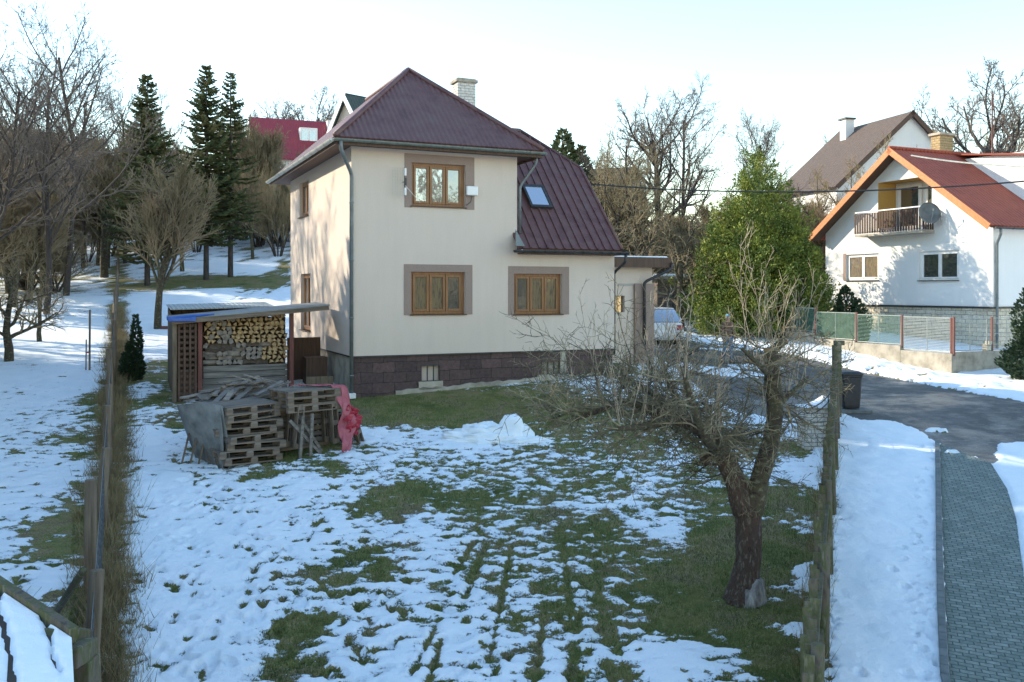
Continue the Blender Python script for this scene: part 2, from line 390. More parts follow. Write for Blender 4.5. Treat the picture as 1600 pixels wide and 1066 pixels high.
pathR = [(6.1, 8.0), (6.55, 9.75), gp(1606, 940), gp(1594, 860), gp(1588, 812), gp(1574, 765), gp(1548, 724)]
path_poly = pathL + pathR[::-1]
road_px = [(1760, 652), (1600, 628), (1500, 612), (1400, 592), (1320, 575), (1240, 556), (1150, 545), (1085, 534), (1050, 527), (1028, 520),
           (1012, 550), (1055, 573), (1100, 612), (1150, 642), (1210, 655), (1262, 650), (1322, 648), (1345, 657), (1390, 657), (1440, 673), (1467, 692), (1549, 724), (1556, 694), (1600, 690), (1760, 712)]
road_poly = [gp(*p) for p in road_px]
BIAS = [  # px, py, how snowy (-1 bare .. 1 snow), reach m
    (230, 1050, .8, 1), (300, 960, .7, 1), (250, 850, .8, 1.2), (330, 880, .6, 1), (420, 850, .5, 1), (420, 790, .45, 1), (330, 1000, .55, .6),
    (470, 985, -.75, .45), (460, 1040, -.2, .4), (520, 900, -.12, .6), (545, 1000, .28, .7), (620, 1020, .38, .8), (590, 895, -.30, .4), (600, 930, .3, .5),
    (560, 870, -.35, .4), (600, 790, -.45, .5), (640, 770, -.45, .5), (680, 860, .28, .8), (700, 960, .4, 1), (690, 740, .1, .7), (740, 780, -.3, .6), (700, 1040, .35, .8), (800, 1030, .35, .8),
    (720, 690, .7, .8), (640, 700, .1, .7), (580, 680, .5, .6), (560, 720, .3, .6), (480, 760, .4, .7), (400, 770, .4, .8), (320, 740, .3, .8),
    (800, 720, .05, 1), (800, 800, .0, 1), (800, 900, .08, 1), (850, 970, .02, .9), (880, 1040, .15, .9), (900, 760, -.05, 1), (910, 830, -.15, .7), (940, 900, -.12, .8), (950, 960, .0, .8),
    (1000, 790, .12, .7), (1040, 830, .3, .5), (1000, 740, .05, .8), (1030, 870, -.05, .5), (1090, 900, -.7, .8), (1060, 970, -.6, .6), (1120, 960, -.7, .7), (1150, 850, -.75, .8), (1230, 780, -.55, .8),
    (1230, 860, -.75, .8), (1235, 960, -.75, .8), (1230, 1040, -.6, .8), (1150, 1050, .2, .5), (1060, 1045, .55, .8), (960, 1060, .2, .8), (1190, 900, -.5, .5), (1205, 938, .12, .3),
    (1210, 1010, -.6, .6), (1080, 700, -.1, .8), (1180, 700, -.1, .8), (1200, 670, .1, .7), (1000, 680, -.15, 1), (1100, 760, -.1, .8), (1050, 640, -.15, .9),
    (560, 640, -.9, .8), (640, 640, -.95, 1), (720, 640, -.85, 1), (800, 625, -.7, 1), (830, 655, -.4, 1), (870, 610, -.25, .8), (940, 605, .15, 1), (900, 640, -.35, 1), (990, 600, .15, 1), (760, 660, -.6, .7), (480, 690, -.5, .8), (400, 700, -.8, 1), (400, 745, -.5, .35), (530, 730, -.1, .5),
    (1020, 580, -.1, 1), (960, 575, -.5, .8), (1240, 700, -.4, .8), (900, 690, -.15, 1),
    (300, 660, -.3, .6), (250, 620, -.35, .9), (255, 590, -.4, .8), (300, 700, .1, .7), (280, 570, -.3, 1), (230, 700, .7, 1), (240, 770, .8, 1), (215, 620, .4, .7), (240, 550, .5, 1),
    (60, 600, .6, 2), (60, 750, .7, 2), (100, 700, .45, 1), (125, 690, -.2, .5), (110, 820, -.35, .5), (90, 855, -.35, .4), (60, 850, .5, 1), (30, 950, .7, 1), (70, 960, .1, .4), (120, 940, .3, .5), (40, 500, .3, 2), (100, 550, .4, 2), (130, 760, -.3, .4),
    (180, 480, .2, 2), (260, 480, .8, 3), (330, 470, .8, 3), (220, 440, .1, 2), (300, 438, -.8, 2.2), (360, 440, -.8, 2.2), (240, 444, -.5, 1.6), (380, 420, .5, 3), (430, 400, .1, 4), (300, 400, .2, 4), (140, 400, .3, 4), (60, 440, .0, 4), (200, 390, .2, 4),
    (1350, 700, 1, 1.5), (1380, 900, 1, 1.5), (1400, 1050, 1, 1.5), (1330, 1000, 1, 1.2), (1440, 780, 1, 1.5), (1590, 760, .8, 1), (1620, 850, .9, 1),
    (1300, 560, .6, 1.5), (1400, 580, .45, 1.5), (1520, 600, .6, 1.5), (1580, 590, .6, 1.5), (1430, 605, .3, 1), (1250, 545, .6, 1.5), (1450, 530, .9, 2), (1380, 520, .4, 2), (1150, 520, .2, 2), (1200, 500, -.3, 2), (1100, 470, .3, 2)]
def cover_field(x, y):
    num = np.full(x.shape, .45 * .02); den = np.full(x.shape, .02)
    for px, py, b, r in BIAS:
        g = G(px, py); r = r * .8
        d2 = ((x - g.x) ** 2 + (y - g.y) ** 2) / (r * r)
        w_ = 1 / (d2 + .15) ** 2; num += w_ * b; den += w_
    c = num / den
    c = c * .80 + .20 * fbm(N1, x * 1.05, y * 1.0, 2) + .90 * fbm(N2, x * 2.9 + .6 * y, y * 5.4, 4, .66) + .05 - .075 * (1 - sm(19, 26, y)) * sm(-.6, .6, .364 + .374 * y - x)
    c = c - .55 * np.exp(-((x + .287 + .428 * y - .12) / .38) ** 2) - .35 * np.exp(-((x + .287 + .428 * y + .55) / .6) ** 2) * sm(-.1, .25, N3(x * .5, y * .5)) * (y < 26); c = c - .16 * (x < -.287 - .428 * y) * (1 - sm(20, 34, y)); wz = 1 - sm(24, 40, y); c = c + (1 - wz) * .25 * fbm(N3, x * .35, y * .35, 4)
    return c
X, Y = GX.ravel(), GY.ravel()
base = tz(X, Y)
near = (Y > 5) & (Y < 120) & (X > -60) & (X < 60)
cov = np.full(X.shape, .6); cov[near] = cover_field(X[near], Y[near])
# wheel ruts pressed through the snow on the lawn and on the far slope
def line_mask(x, y, a, b, wdt, wob=.05):
    ax, ay = a; bx, by = b; dx, dy = bx - ax, by - ay; l2 = dx * dx + dy * dy
    t = np.clip(((x - ax) * dx + (y - ay) * dy) / l2, 0, 1)
    d = np.hypot(x - ax - t * dx, y - ay - t * dy) + wob * N1(x * 3, y * 3) * .5
    return np.exp(-(d / wdt) ** 2)
rut = np.zeros(X.shape)
RUTS = [((905, 1070), (880, 850), .035), ((958, 1070), (930, 880), .045), ((890, 1070), (905, 960), .05), ((985, 1070), (948, 960), .03), ((762, 1050), (800, 850), .035), ((715, 960), (760, 850), .05), ((690, 930), (740, 850), .04),
        ((640, 1062), (712, 915), .03), ((670, 1066), (690, 1000), .03), ((840, 1066), (850, 940), .03), ((505, 810), (480, 850), .03), ((727, 925), (762, 850), .03)]
mk = (Y > 7) & (Y < 24)
for a, b, wd in RUTS: rut[mk] = np.maximum(rut[mk], line_mask(X[mk], Y[mk], gp(*a), gp(*b), wd))
mk = (Y > 30) & (Y < 75)
for a, b in (((362, 468), (448, 408)), ((378, 468), (452, 416)), ((405, 468), (455, 432))): rut[mk] = np.maximum(rut[mk], line_mask(X[mk], Y[mk], gp(*a), gp(*b), .32, .3))
rut *= np.clip(.62 + .9 * fbm(N1, X * 1.6, Y * 1.6, 3), 0, 1); cov = cov - .80 * rut
# paving and asphalt keep the snow off, except for patches
dpath = np.full(X.shape, 9.); droad = np.full(X.shape, 9.)
mk = (Y > 4) & (Y < 60) & (X > 0) & (X < 45)
wobble = .10 * fbm(N2, X * 2.2, Y * 2.2, 3)
dpath[mk] = poly_in(path_poly, X[mk], Y[mk]) + wobble[mk] * .3 + .035 * fbm(N1, X[mk] * 9, Y[mk] * 9, 2) + .03
droad[mk] = poly_in(road_poly, X[mk], Y[mk]) + wobble[mk] * 1.6
patch = np.zeros(X.shape)
for px, py, rx, ry, a in ((1130, 583, 1.5, 1.0, 1.0), (1180, 575, 1.1, .6, .8), (1085, 575, .9, .6, .8), (1035, 590, .8, .6, .7), (1230, 700, .5, .5, .4), (1462, 674, .5, .25, .55), (1500, 708, .6, .12, .55), (1150, 548, 2.2, .25, .65), (1380, 640, .5, .2, .3)):
    g = G(px, py); patch = np.maximum(patch, a * np.exp(-((X - g.x) / rx) ** 2 - ((Y - g.y) / ry) ** 2))
pc = patch - .38 + .35 * fbm(N1, X * 3, Y * 4, 3)
hard = np.minimum(dpath, droad)
lift = np.where(hard > 0, 0, 1)
SNT = .04
thick = SNT * sm(-.04, .30, cov)
micro = .011 * fbm(N2, X * 9, Y * 9, 3) + .02 * fbm(N1, X * 2.3, Y * 2.3, 3)
z = base + thick * (1 + .5 * N3(X * 2, Y * 2)) + micro - .025 * rut
# ploughed bank along the garden wall
bank = np.exp(-((droad - .9) / .8) ** 2) * sm(25, 28, Y) * sm(6, 9, X)
z += bank * (.16 + .14 * fbm(N2, X * 1.3, Y * 1.3, 4))
# snow edges drop to the hard surfaces
edge = sm(0, .10, hard); z = np.where(hard < .10, (base - .02) * (1 - edge) + z * edge, z)
z = np.where(hard <= 0, base - .03, z)
z = np.where((hard <= 0) & (pc > 0), base - .03 + .10 * sm(0, .12, pc), z)
cov = np.where((hard <= 0), np.where(pc > 0, .5, -.5), np.where(hard < .04, np.maximum(cov, .2), cov))
# footprints
def foot(x, y, ang, dep=.04, a=.17, b=.075, covd=0.):
    i0, i1 = np.searchsorted(gxs, (x - .4, x + .4)); j0, j1 = np.searchsorted(gys, (y - .4, y + .4))
    if i1 <= i0 or j1 <= j0: return
    xx, yy = np.meshgrid(gxs[i0:i1] - x, gys[j0:j1] - y)
    u = xx * math.cos(ang) + yy * math.sin(ang); v = -xx * math.sin(ang) + yy * math.cos(ang)
    r = np.sqrt((u / a) ** 2 + (v / b) ** 2); m = 1 - sm(.55, 1.05, r)
    Z[j0:j1, i0:i1] += -dep * m + .012 * np.exp(-((r - 1.2) / .2) ** 2); Cv[j0:j1, i0:i1] -= covd * m
Z = z.reshape(GX.shape); Cv = cov.reshape(GX.shape)
def walk(pts, step=.36, side=.12, dep=.05, covd=.3, jit=.05):
    pts = [gp(*p) for p in pts]; k = 0
    for (x0, y0), (x1, y1) in zip(pts, pts[1:]):
        d = math.hypot(x1 - x0, y1 - y0); n = max(1, int(d / step)); a = math.atan2(y1 - y0, x1 - x0)
        for i in range(n):
            t = i / n; s = side if k % 2 else -side; k += 1
            foot(x0 + (x1 - x0) * t - math.sin(a) * s + U(-jit, jit), y0 + (y1 - y0) * t + math.cos(a) * s + U(-jit, jit), a + U(-.3, .3), dep, covd=covd)
random.seed(5)
for p in ((1446, 1062), (1417, 1058), (1466, 1042), (1440, 1020), (1455, 1000), (1436, 990), (1440, 960), (1418, 940), (1414, 920), (1395, 895), (1452, 920), (1410, 878), (1410, 860), (1435, 852), (1440, 820), (1432, 780), (1445, 770), (1438, 756), (1450, 735), (1460, 720), (1345, 1058), (1452, 945), (1440, 700), (1458, 748)):
    x, y = gp(*p); foot(x, y, 1.2 + U(-.4, .4), .05, .11, .06, .1)
walk([(300, 1060), (270, 1000), (290, 940), (275, 905), (262, 880)], covd=.5); walk([(300, 1050), (315, 1000), (300, 960)], covd=.4)
walk([(330, 800), (300, 760), (270, 720), (260, 680), (255, 640)]); walk([(255, 640), (270, 700), (330, 790), (400, 860), (430, 940), (415, 1020)])
walk([(560, 840), (480, 850), (420, 870), (400, 930), (390, 1000)]); walk([(640, 890), (600, 950), (590, 1010), (560, 1060)]); walk([(420, 800), (520, 830), (600, 850), (700, 860)])
walk([(330, 760), (380, 800), (380, 870), (360, 950), (340, 1060)], covd=.25); walk([(560, 930), (540, 980), (480, 1060)], covd=.2)
for _ in range(330):
    x, y = gp(U(215, 1000), U(700, 1060)); foot(x, y, U(0, 3), .05, U(.09, .17), .065, U(0, .75))
for _ in range(60):
    x, y = gp(U(215, 330), U(700, 1060)); foot(x, y, U(1, 2), .03, .1, .05, U(0, .2))
for _ in range(190):
    x, y = gp(U(0, 140), U(560, 1000)); foot(x, y, U(0, 3), .04, U(.08, .16), .07, U(0, .8))
for _ in range(150):
    x, y = gp(U(1180, 1600), U(555, 612)); foot(x, y, U(0, 3), U(.04, .12), U(.1, .3), U(.08, .2), U(0, .9))
for _ in range(90):
    x, y = gp(U(1425, 1466), U(720, 1066)); foot(x, y, U(0, 3), .025, .06, .04, .25)
for _ in range(60):
    x, y = gp(U(1285, 1306), U(760, 1066)); foot(x, y, U(0, 3), .03, .06, .05, .35)
def grid_mesh(name, Xg, Yg, Zg, mats, attr=None, keep=None):
    ny, nx = Xg.shape; me = bpy.data.meshes.new(name)
    idx = np.arange(nx * ny).reshape(ny, nx)
    q = np.stack([idx[:-1, :-1], idx[:-1, 1:], idx[1:, 1:], idx[1:, :-1]], -1).reshape(-1, 4)
    if keep is not None: q = q[keep.ravel()]
    used = np.unique(q); rm = np.full(nx * ny, -1); rm[used] = np.arange(len(used)); q = rm[q]
    co = np.stack([Xg.ravel()[used], Yg.ravel()[used], Zg.ravel()[used]], -1).astype(np.float32)
    me.vertices.add(len(co)); me.vertices.foreach_set('co', co.ravel())
    me.loops.add(q.size); me.loops.foreach_set('vertex_index', q.ravel().astype(np.int32))
    me.polygons.add(len(q)); me.polygons.foreach_set('loop_start', (np.arange(len(q)) * 4).astype(np.int32))
    me.polygons.foreach_set('use_smooth', np.ones(len(q), bool))
    for m in mats: me.materials.append(m)
    if attr is not None:
        for an, av in attr.items():
            a = me.attributes.new(an, 'FLOAT', 'POINT'); a.data.foreach_set('value', av.ravel()[used].astype(np.float32))
    me.update(calc_edges=True); me.validate(); o = bpy.data.objects.new(name, me); COL.objects.link(o); return o
# ground material: snow where cover says so, grass and bare earth elsewhere
m, nt, b = newmat('snow_and_grass'); P = nt.nodes.new('ShaderNodeNewGeometry').outputs['Position']
at = nt.nodes.new('ShaderNodeAttribute'); at.attribute_name = 'cover'
mp = nt.nodes.new('ShaderNodeMapping'); mp.inputs['Scale'].default_value = (1, 1.5, 1); L(nt, P, mp.inputs[0])
nA = noise(nt, mp.outputs[0], 9, 5, .7); nB = noise(nt, P, 38, 4, .7)
s = math_(nt, 'ADD', at.outputs['Fac'], math_(nt, 'MULTIPLY', math_(nt, 'SUBTRACT', nA, .5), .95))
s = math_(nt, 'ADD', s, math_(nt, 'MULTIPLY', math_(nt, 'SUBTRACT', nB, .5), .75))
fac = nt.nodes.new('ShaderNodeMapRange'); fac.inputs[1].default_value = -.02; fac.inputs[2].default_value = .07; L(nt, s, fac.inputs[0])
g1 = ramp(nt, [(.26, (.06, .08, .028)), (.40, (.115, .135, .04)), (.49, (.19, .19, .062)), (.56, (.26, .21, .105)), (.63, (.17, .13, .078)), (.74, (.12, .14, .045))], noise(nt, P, .9, 9, .78))
g2 = ramp(nt, [(.3, (.35, .35, .35)), (.5, (.9, .9, .9)), (.7, (1.7, 1.65, 1.5))], noise(nt, P, 55, 5, .75))
gm = nt.nodes.new('ShaderNodeMix'); gm.data_type = 'RGBA'; gm.blend_type = 'MULTIPLY'; gm.inputs[0].default_value = 1
L(nt, g1.outputs[0], gm.inputs[6]); L(nt, g2.outputs[0], gm.inputs[7])
sn = ramp(nt, [(.3, (.78, .86, .90)), (.7, (.88, .92, .94))], noise(nt, P, 1.4, 5))
L(nt, mixc(nt, fac.outputs[0], gm.outputs[2], sn.outputs[0]), b.inputs['Base Color']); b.inputs['Roughness'].default_value = .85
b.inputs['Specular IOR Level'].default_value = .25
n = bump(nt, b, fac.outputs[0], .8, .03); n = bump(nt, b, noise(nt, P, 11, 7, .75), .6, .05, n); bump(nt, b, nB, .5, .015, n)
M['ground'] = m
ground = grid_mesh('ground', GX, GY, Z, [m], {'cover': Cv}); tag(ground, kind='structure')
def ground_h(x, y):
    i = min(max(int(np.searchsorted(gxs, x)), 1), len(gxs) - 1); j = min(max(int(np.searchsorted(gys, y)), 1), len(gys) - 1)
    return float(Z[j, i])
# asphalt road and paved path: sheets just above the sheet under them
m, nt, b = newmat('asphalt'); P = nt.nodes.new('ShaderNodeNewGeometry').outputs['Position']
r = ramp(nt, [(.3, (.05, .055, .055)), (.43, (.12, .12, .112)), (.5, (.085, .085, .08)), (.57, (.18, .17, .15)), (.68, (.24, .225, .2))], noise(nt, P, .55, 9, .8))
r2 = ramp(nt, [(.3, (.7, .7, .7)), (.7, (1.25, 1.25, 1.25))], noise(nt, P, 45, 4, .8))
gm = nt.nodes.new('ShaderNodeMix'); gm.data_type = 'RGBA'; gm.blend_type = 'MULTIPLY'; gm.inputs[0].default_value = 1
L(nt, r.outputs[0], gm.inputs[6]); L(nt, r2.outputs[0], gm.inputs[7]); L(nt, gm.outputs[2], b.inputs['Base Color'])
rr = nt.nodes.new('ShaderNodeMapRange'); L(nt, noise(nt, P, .5, 6, .7), rr.inputs[0]); rr.inputs[1].default_value = .42; rr.inputs[2].default_value = .58; rr.inputs[3].default_value = .28; rr.inputs[4].default_value = .85; L(nt, rr.outputs[0], b.inputs['Roughness']); bump(nt, b, noise(nt, P, 30, 6, .8), .7, .025); M['asphalt'] = m
rx = steps([(0, 45, .3)]); ry = steps([(17, 50, .3)]); RX, RY = np.meshgrid(rx, ry)
RD = poly_in(road_poly, RX.ravel(), RY.ravel()).reshape(RX.shape)
kp = (RD[:-1, :-1] < .45) & (RD[1:, 1:] < .45) & (RD[1:, :-1] < .45) & (RD[:-1, 1:] < .45)
road = grid_mesh('road', RX, RY, tz(RX, RY) + .0, [M['asphalt']], keep=kp); tag(road, kind='structure')
ang = math.atan2(.936, .35) - PI / 2
def resample(pl, n):
    pl = [Vector((a, b_)) for a, b_ in pl]; ls = [0]
    for a, b_ in zip(pl, pl[1:]): ls.append(ls[-1] + (b_ - a).length)
    out = []
    for i in range(n):
        t = ls[-1] * i / (n - 1); k = max(0, min(len(pl) - 2, int(np.searchsorted(ls, t)) - 1)); f = (t - ls[k]) / (ls[k + 1] - ls[k]); out.append(pl[k].lerp(pl[k + 1], f))
    return out
nL = 60; EL_ = resample(pathL, nL); ER_ = resample(pathR, nL)
mb = MB(); nc = 12
vs = [EL_[i].lerp(ER_[i], j / (nc - 1)) for i in range(nL) for j in range(nc)]
R_ = Matrix.Rotation(-ang, 3, 'Z')
mb.add([R_ @ Vector((p.x, p.y, gz(p.x, p.y) + .006)) for p in vs], [(i * nc + j, i * nc + j + 1, (i + 1) * nc + j + 1, (i + 1) * nc + j) for i in range(nL - 1) for j in range(nc - 1)])
M['paver'] = brickmat('interlocking_pavers', (.14, .185, .165), (.23, .27, .24), (.06, .075, .068), .15, .085, .008, 'XY', .85, .9)
pth = mb.build('path', 'paver', smooth=True); pth.rotation_euler = (0, 0, ang); tag(pth, kind='structure')
mb = MB(); kpts = [Vector((p.x - .06, p.y, gz(p.x, p.y) + .03)) for p in EL_]
for a, b_ in zip(kpts, kpts[1:]): mb.bar(a, b_ - (b_ - a) * .04, .09, .12)
kb = mb.build('kerb', 'kerb', bevel=.008); tag(kb, kind='structure')
# short grass blades on the bare patches, nobody could count them
def blades(name, pts, hlo, hhi, wd, mat, lean=.5, label=None, parent=None):
    n = len(pts); r = np.random.RandomState(n % 9999); p = np.array(pts, np.float32)
    a = r.rand(n) * 6.283; h = hlo + (hhi - hlo) * r.rand(n) ** 1.6; l = (r.rand(n) ** .7) * lean * h; b_ = r.rand(n) * 6.283
    dx = np.cos(a) * wd / 2; dy = np.sin(a) * wd / 2
    v = np.empty((n, 3, 3), np.float32)
    v[:, 0] = p + np.stack([-dx, -dy, np.zeros(n) - .01], -1); v[:, 1] = p + np.stack([dx, dy, np.zeros(n) - .01], -1)
    v[:, 2] = p + np.stack([np.cos(b_) * l, np.sin(b_) * l, h], -1)
    me = bpy.data.meshes.new(name); me.vertices.add(n * 3); me.vertices.foreach_set('co', v.ravel())
    me.loops.add(n * 3); me.loops.foreach_set('vertex_index', np.arange(n * 3, dtype=np.int32))
    me.polygons.add(n); me.polygons.foreach_set('loop_start', np.arange(n, dtype=np.int32) * 3)
    me.materials.append(M[mat]); me.update(calc_edges=True)
    o = bpy.data.objects.new(name, me); COL.objects.link(o); tag(o, label, 'grass', kind='stuff'); return o
rs = np.random.RandomState(4); pts = []
N_ = 420000; yy = 8.5 + 15.5 * rs.rand(N_) ** 1.5; xx = -.47 * yy + (.36 + .47) * yy * rs.rand(N_) - .2
ii = np.clip(np.searchsorted(gxs, xx), 0, len(gxs) - 1); jj = np.clip(np.searchsorted(gys, yy), 0, len(gys) - 1)
ok = (Cv[jj, ii] < -.02) & (xx < -.5 + .374 * yy); pts = np.stack([xx, yy, Z[jj, ii]], -1)[ok][:150000]
blades('grass', pts, .02, .06, .009, 'grassb', .8, 'short green and olive grass showing through the thawing snow of the lawn')
# ---------------------------------------------------------------- the two storey house, local axes: x along the front, y into the depth, z up
HA = math.radians(24.2); HU = Vector((math.cos(HA), math.sin(HA), 0)); HV = Vector((-math.sin(HA), math.cos(HA), 0)); H0 = Vector((-4.19, 23.7, 0))
def h2w(t, s, z=0): return H0 + HU * t + HV * s + Vector((0, 0, z))
def on_plane(px, py, o, d, horiz=None):
    """along-wall distance and height of a pixel on the vertical plane through o, direction d"""
    k = (px - CX) / F; t = (k * o.y - o.x) / (d.x - k * d.y); D = o.y + d.y * t
    return t, CZ + (HY - py) / F * D
def fr(px, py, s=0): return on_plane(px, py, H0 + HV * s, HU)
def lf(px, py, t=0): return on_plane(px, py, H0 + HU * t, HV)
house = empty('house', H0, HA, 'cream two storey house with maroon hipped roof and purple stone plinth', 'house')
def wall_holes(mb, a0, a1, z0, z1, holes, axis='x', at=0, depth=.16, inward=1, mi=0):
    """wall in plane y=at (axis x) or x=at (axis y) with rectangular holes and reveals"""
    us = sorted({a0, a1, *[h[0] for h in holes], *[h[1] for h in holes]}); zs = sorted({z0, z1, *[h[2] for h in holes], *[h[3] for h in holes]})
    def p(u, d, z): return (u, at + d * inward, z) if axis == 'x' else (at + d * inward, u, z)
    for i in range(len(us) - 1):
        for j in range(len(zs) - 1):
            cu = (us[i] + us[i + 1]) / 2; cz = (zs[j] + zs[j + 1]) / 2
            if any(h[0] < cu < h[1] and h[2] < cz < h[3] for h in holes): continue
            mb.quad(p(us[i], 0, zs[j]), p(us[i + 1], 0, zs[j]), p(us[i + 1], 0, zs[j + 1]), p(us[i], 0, zs[j + 1]), mi)
    for h in holes:
        for q in (((h[0], 0, h[2]), (h[0], depth, h[2]), (h[0], depth, h[3]), (h[0], 0, h[3])), ((h[1], 0, h[2]), (h[1], 0, h[3]), (h[1], depth, h[3]), (h[1], depth, h[2])),
                  ((h[0], 0, h[2]), (h[1], 0, h[2]), (h[1], depth, h[2]), (h[0], depth, h[2])), ((h[0], 0, h[3]), (h[0], depth, h[3]), (h[1], depth, h[3]), (h[1], 0, h[3]))):
            mb.quad(*[p(*c) for c in q], mi)
ZP = 2.30; ZE = 7.86; DEP = 8.44; TW = 4.75; TF = 7.92; SW = 6.5
w_up = (*fr(643, 0)[:1], *fr(727, 0)[:1], fr(685, 323)[1], fr(685, 256)[1])
w_l1 = (fr(642, 0)[0], fr(727, 0)[0], fr(685, 491)[1], fr(685, 425)[1])
w_l2 = (fr(803, 0)[0], fr(878, 0)[0], fr(843, 491)[1], fr(843, 428)[1])
def lfs(px): return lf(px, 0)[0]
wl_u = (lfs(482), lfs(468), lf(475, 338)[1], lf(475, 283)[1]); wl_d = (lfs(485), lfs(470), 2.75, lf(477, 428)[1])
holes = [w_up, w_l1, w_l2]
mb = MB()
wall_holes(mb, 0, 4.45, ZP, 5.15, [w_l1], 'x', 0, .17)
wall_holes(mb, 4.45, TF, ZP, 5.15, [w_l2], 'x', 0, .17)
wall_holes(mb, 0, TW, 5.15, ZE, [w_up], 'x', 0, .17)
wall_holes(mb, 0, DEP, ZP, ZE, [wl_u, wl_d], 'y', 0, .17)
mb.quad((0, DEP, ZP), (TW, DEP, ZP), (TW, DEP, ZE), (0, DEP, ZE)); mb.quad((TW, 0, 5.0), (TW, DEP, 5.0), (TW, DEP, ZE), (TW, 0, ZE))
mb.add([(TF, 0, ZP), (TF, SW, ZP), (TF, SW, 5.15), (TF, 4.0, 7.9), (TF, 2.3, 7.9), (TF, 0, 5.15)], [(0, 1, 2, 3, 4, 5)])
mb.quad((TW, SW, ZP), (TF, SW, ZP), (TF, SW, 5.15), (TW, SW, 5.15))
mb.quad((0, 0, ZP), (0, DEP, ZP), (TF, DEP, ZP), (TF, 0, ZP))
mb.build('wall', 'plaster', house)
# dark rooms behind the panes
mb = MB()
for h in (w_up, w_l1, w_l2): mb.box((h[0] - .3, .35, h[2] - .3), (h[1] + .3, .37, h[3] + .3))
# plinth, a little set back, with two cellar windows
cw1 = (fr(659, 0)[0], fr(688, 0)[0], fr(674, 596)[1], fr(674, 571)[1]); cw2 = (fr(848, 0, 0)[0], fr(876, 0)[0], fr(862, 585)[1], fr(862, 565)[1])
mb = MB(); wall_holes(mb, .04, TF - .04, .4, ZP, [cw1, cw2], 'x', .04, .2); mb.build('plinth', 'plinth_x', house)
mb = MB(); mb.quad((.041, .04, .4), (.041, DEP, .4), (.041, DEP, ZP), (.041, .04, ZP)); mb.build('plinth', 'concrete', house); mb = MB(); mb.quad((TF - .04, .04, .4), (TF - .04, SW, .4), (TF - .04, SW, ZP), (TF - .04, .04, ZP)); mb.build('plinth', 'concrete', house)
mb = MB(); mb.box((-.02, -.02, ZP - .035), (TF + .02, .06, ZP)); mb.box((-.02, .06, ZP - .035), (.06, DEP, ZP)); mb.build('base_trim', 'metal_d', house)
# mortar patches and the rough concrete foot of the plinth
mb = MB()
def rough_strip(mb, t0, t1, zlo, hi, n=40, y=.0):
    top = []; 
    for i in range(n + 1):
        t = t0 + (t1 - t0) * i / n; top.append((t, y, zlo(t) + hi * (.5 + .8 * abs(N1(np.array(t * 2.3), np.array(3.1)))) + .03 * rnd()))
    for a, b_ in zip(top, top[1:]):
        mb.quad((a[0], y, .4), (b_[0], y, .4), b_, a); mb.quad(a, b_, (b_[0], y + .045, b_[2] + .01), (a[0], y + .045, a[2] + .01))
def gl(t, s): p = h2w(t, s); return gz(p.x, p.y)
rough_strip(mb, 1.2, 7.8, lambda t: gl(t, -.05) + .02, .12)
mb.box((cw1[0] - .08, .0, cw1[2] - .22), (cw1[1] + .08, .05, cw1[2] - .0)); mb.box((cw2[0] - .15, .005, cw2[2] - .25), (cw2[1] + .25, .05, cw2[2] - .0))
mb.box((cw2[1], .015, cw2[2] - .1), (cw2[1] + .2, .05, cw2[3] + .28)); mb.build('plinth_footing', 'concrete', house)
# window surrounds: flat mauve bands, then frames
def band(name, o, h):   # o outer rect, h hole
    mb = MB(); d = -.012
    x0, x1, z0, z1 = o; a0, a1, b0, b1 = h
    mb.box((x0, d, z0), (a0, .0, z1)); mb.box((a1, d, z0), (x1, .0, z1)); mb.box((a0, d, b1), (a1, .0, z1))
    return mb.build('surround', 'surround', house)
band('s', (fr(632, 0)[0], fr(741, 0)[0], fr(686, 326)[1], fr(686, 243)[1]), w_up)
band('s', (fr(631, 0)[0], fr(738, 0)[0], fr(686, 492)[1], fr(686, 413.5)[1]), w_l1)
band('s', (fr(794, 0)[0], fr(889, 0)[0], fr(843, 492)[1], fr(843, 416.5)[1]), w_l2)
def window(h, n, gl_mat=('glass',) * 3, y=.10, parent=house, axis='x', at=0, wm='winwood', sill='darkwood', sgn=1, widths=None, fw=.075, sillout=.06):
    x0, x1, z0, z1 = h
    def bx(mb, a, b_, mi=0):
        if axis == 'x': mb.box((a[0], at + sgn * a[1], a[2]), (b_[0], at + sgn * b_[1], b_[2]), mi)
        else: mb.box((at + sgn * a[1], a[0], a[2]), (at + sgn * b_[1], b_[0], b_[2]), mi)
    mb = MB()
    bx(mb, (x0, y, z0), (x0 + fw, y + .06, z1)); bx(mb, (x1 - fw, y, z0), (x1, y + .06, z1)); bx(mb, (x0 + fw, y, z0), (x1 - fw, y + .06, z0 + fw)); bx(mb, (x0 + fw, y, z1 - fw), (x1 - fw, y + .06, z1))
    fo = mb.build('window', wm, parent, bevel=.006)
    if widths is None: widths = [1 / n] * n
    xs = [x0 + fw]
    for k in widths: xs.append(xs[-1] + k * (x1 - x0 - 2 * fw))
    for i in range(n):
        mb = MB(); a, c = xs[i] + .008, xs[i + 1] - .008; q = .065; yo = y - .018
        bx(mb, (a, yo, z0 + fw), (a + q, y + .05, z1 - fw)); bx(mb, (c - q, yo, z0 + fw), (c, y + .05, z1 - fw)); bx(mb, (a + q, yo, z0 + fw), (c - q, y + .05, z0 + fw + q)); bx(mb, (a + q, yo, z1 - fw - q), (c - q, y + .05, z1 - fw))
        mb.build('sash', wm, fo, bevel=.005)
        mb = MB(); bx(mb, (a + q, y + .022, z0 + fw + q), (c - q, y + .03, z1 - fw - q)); mb.build('pane', gl_mat[i], fo)
    mb = MB(); bx(mb, (x0 - .03, -sillout, z0 - .03), (x1 + .03, y + .02, z0 + .0)); mb.build('sill', sill, fo)
    return fo
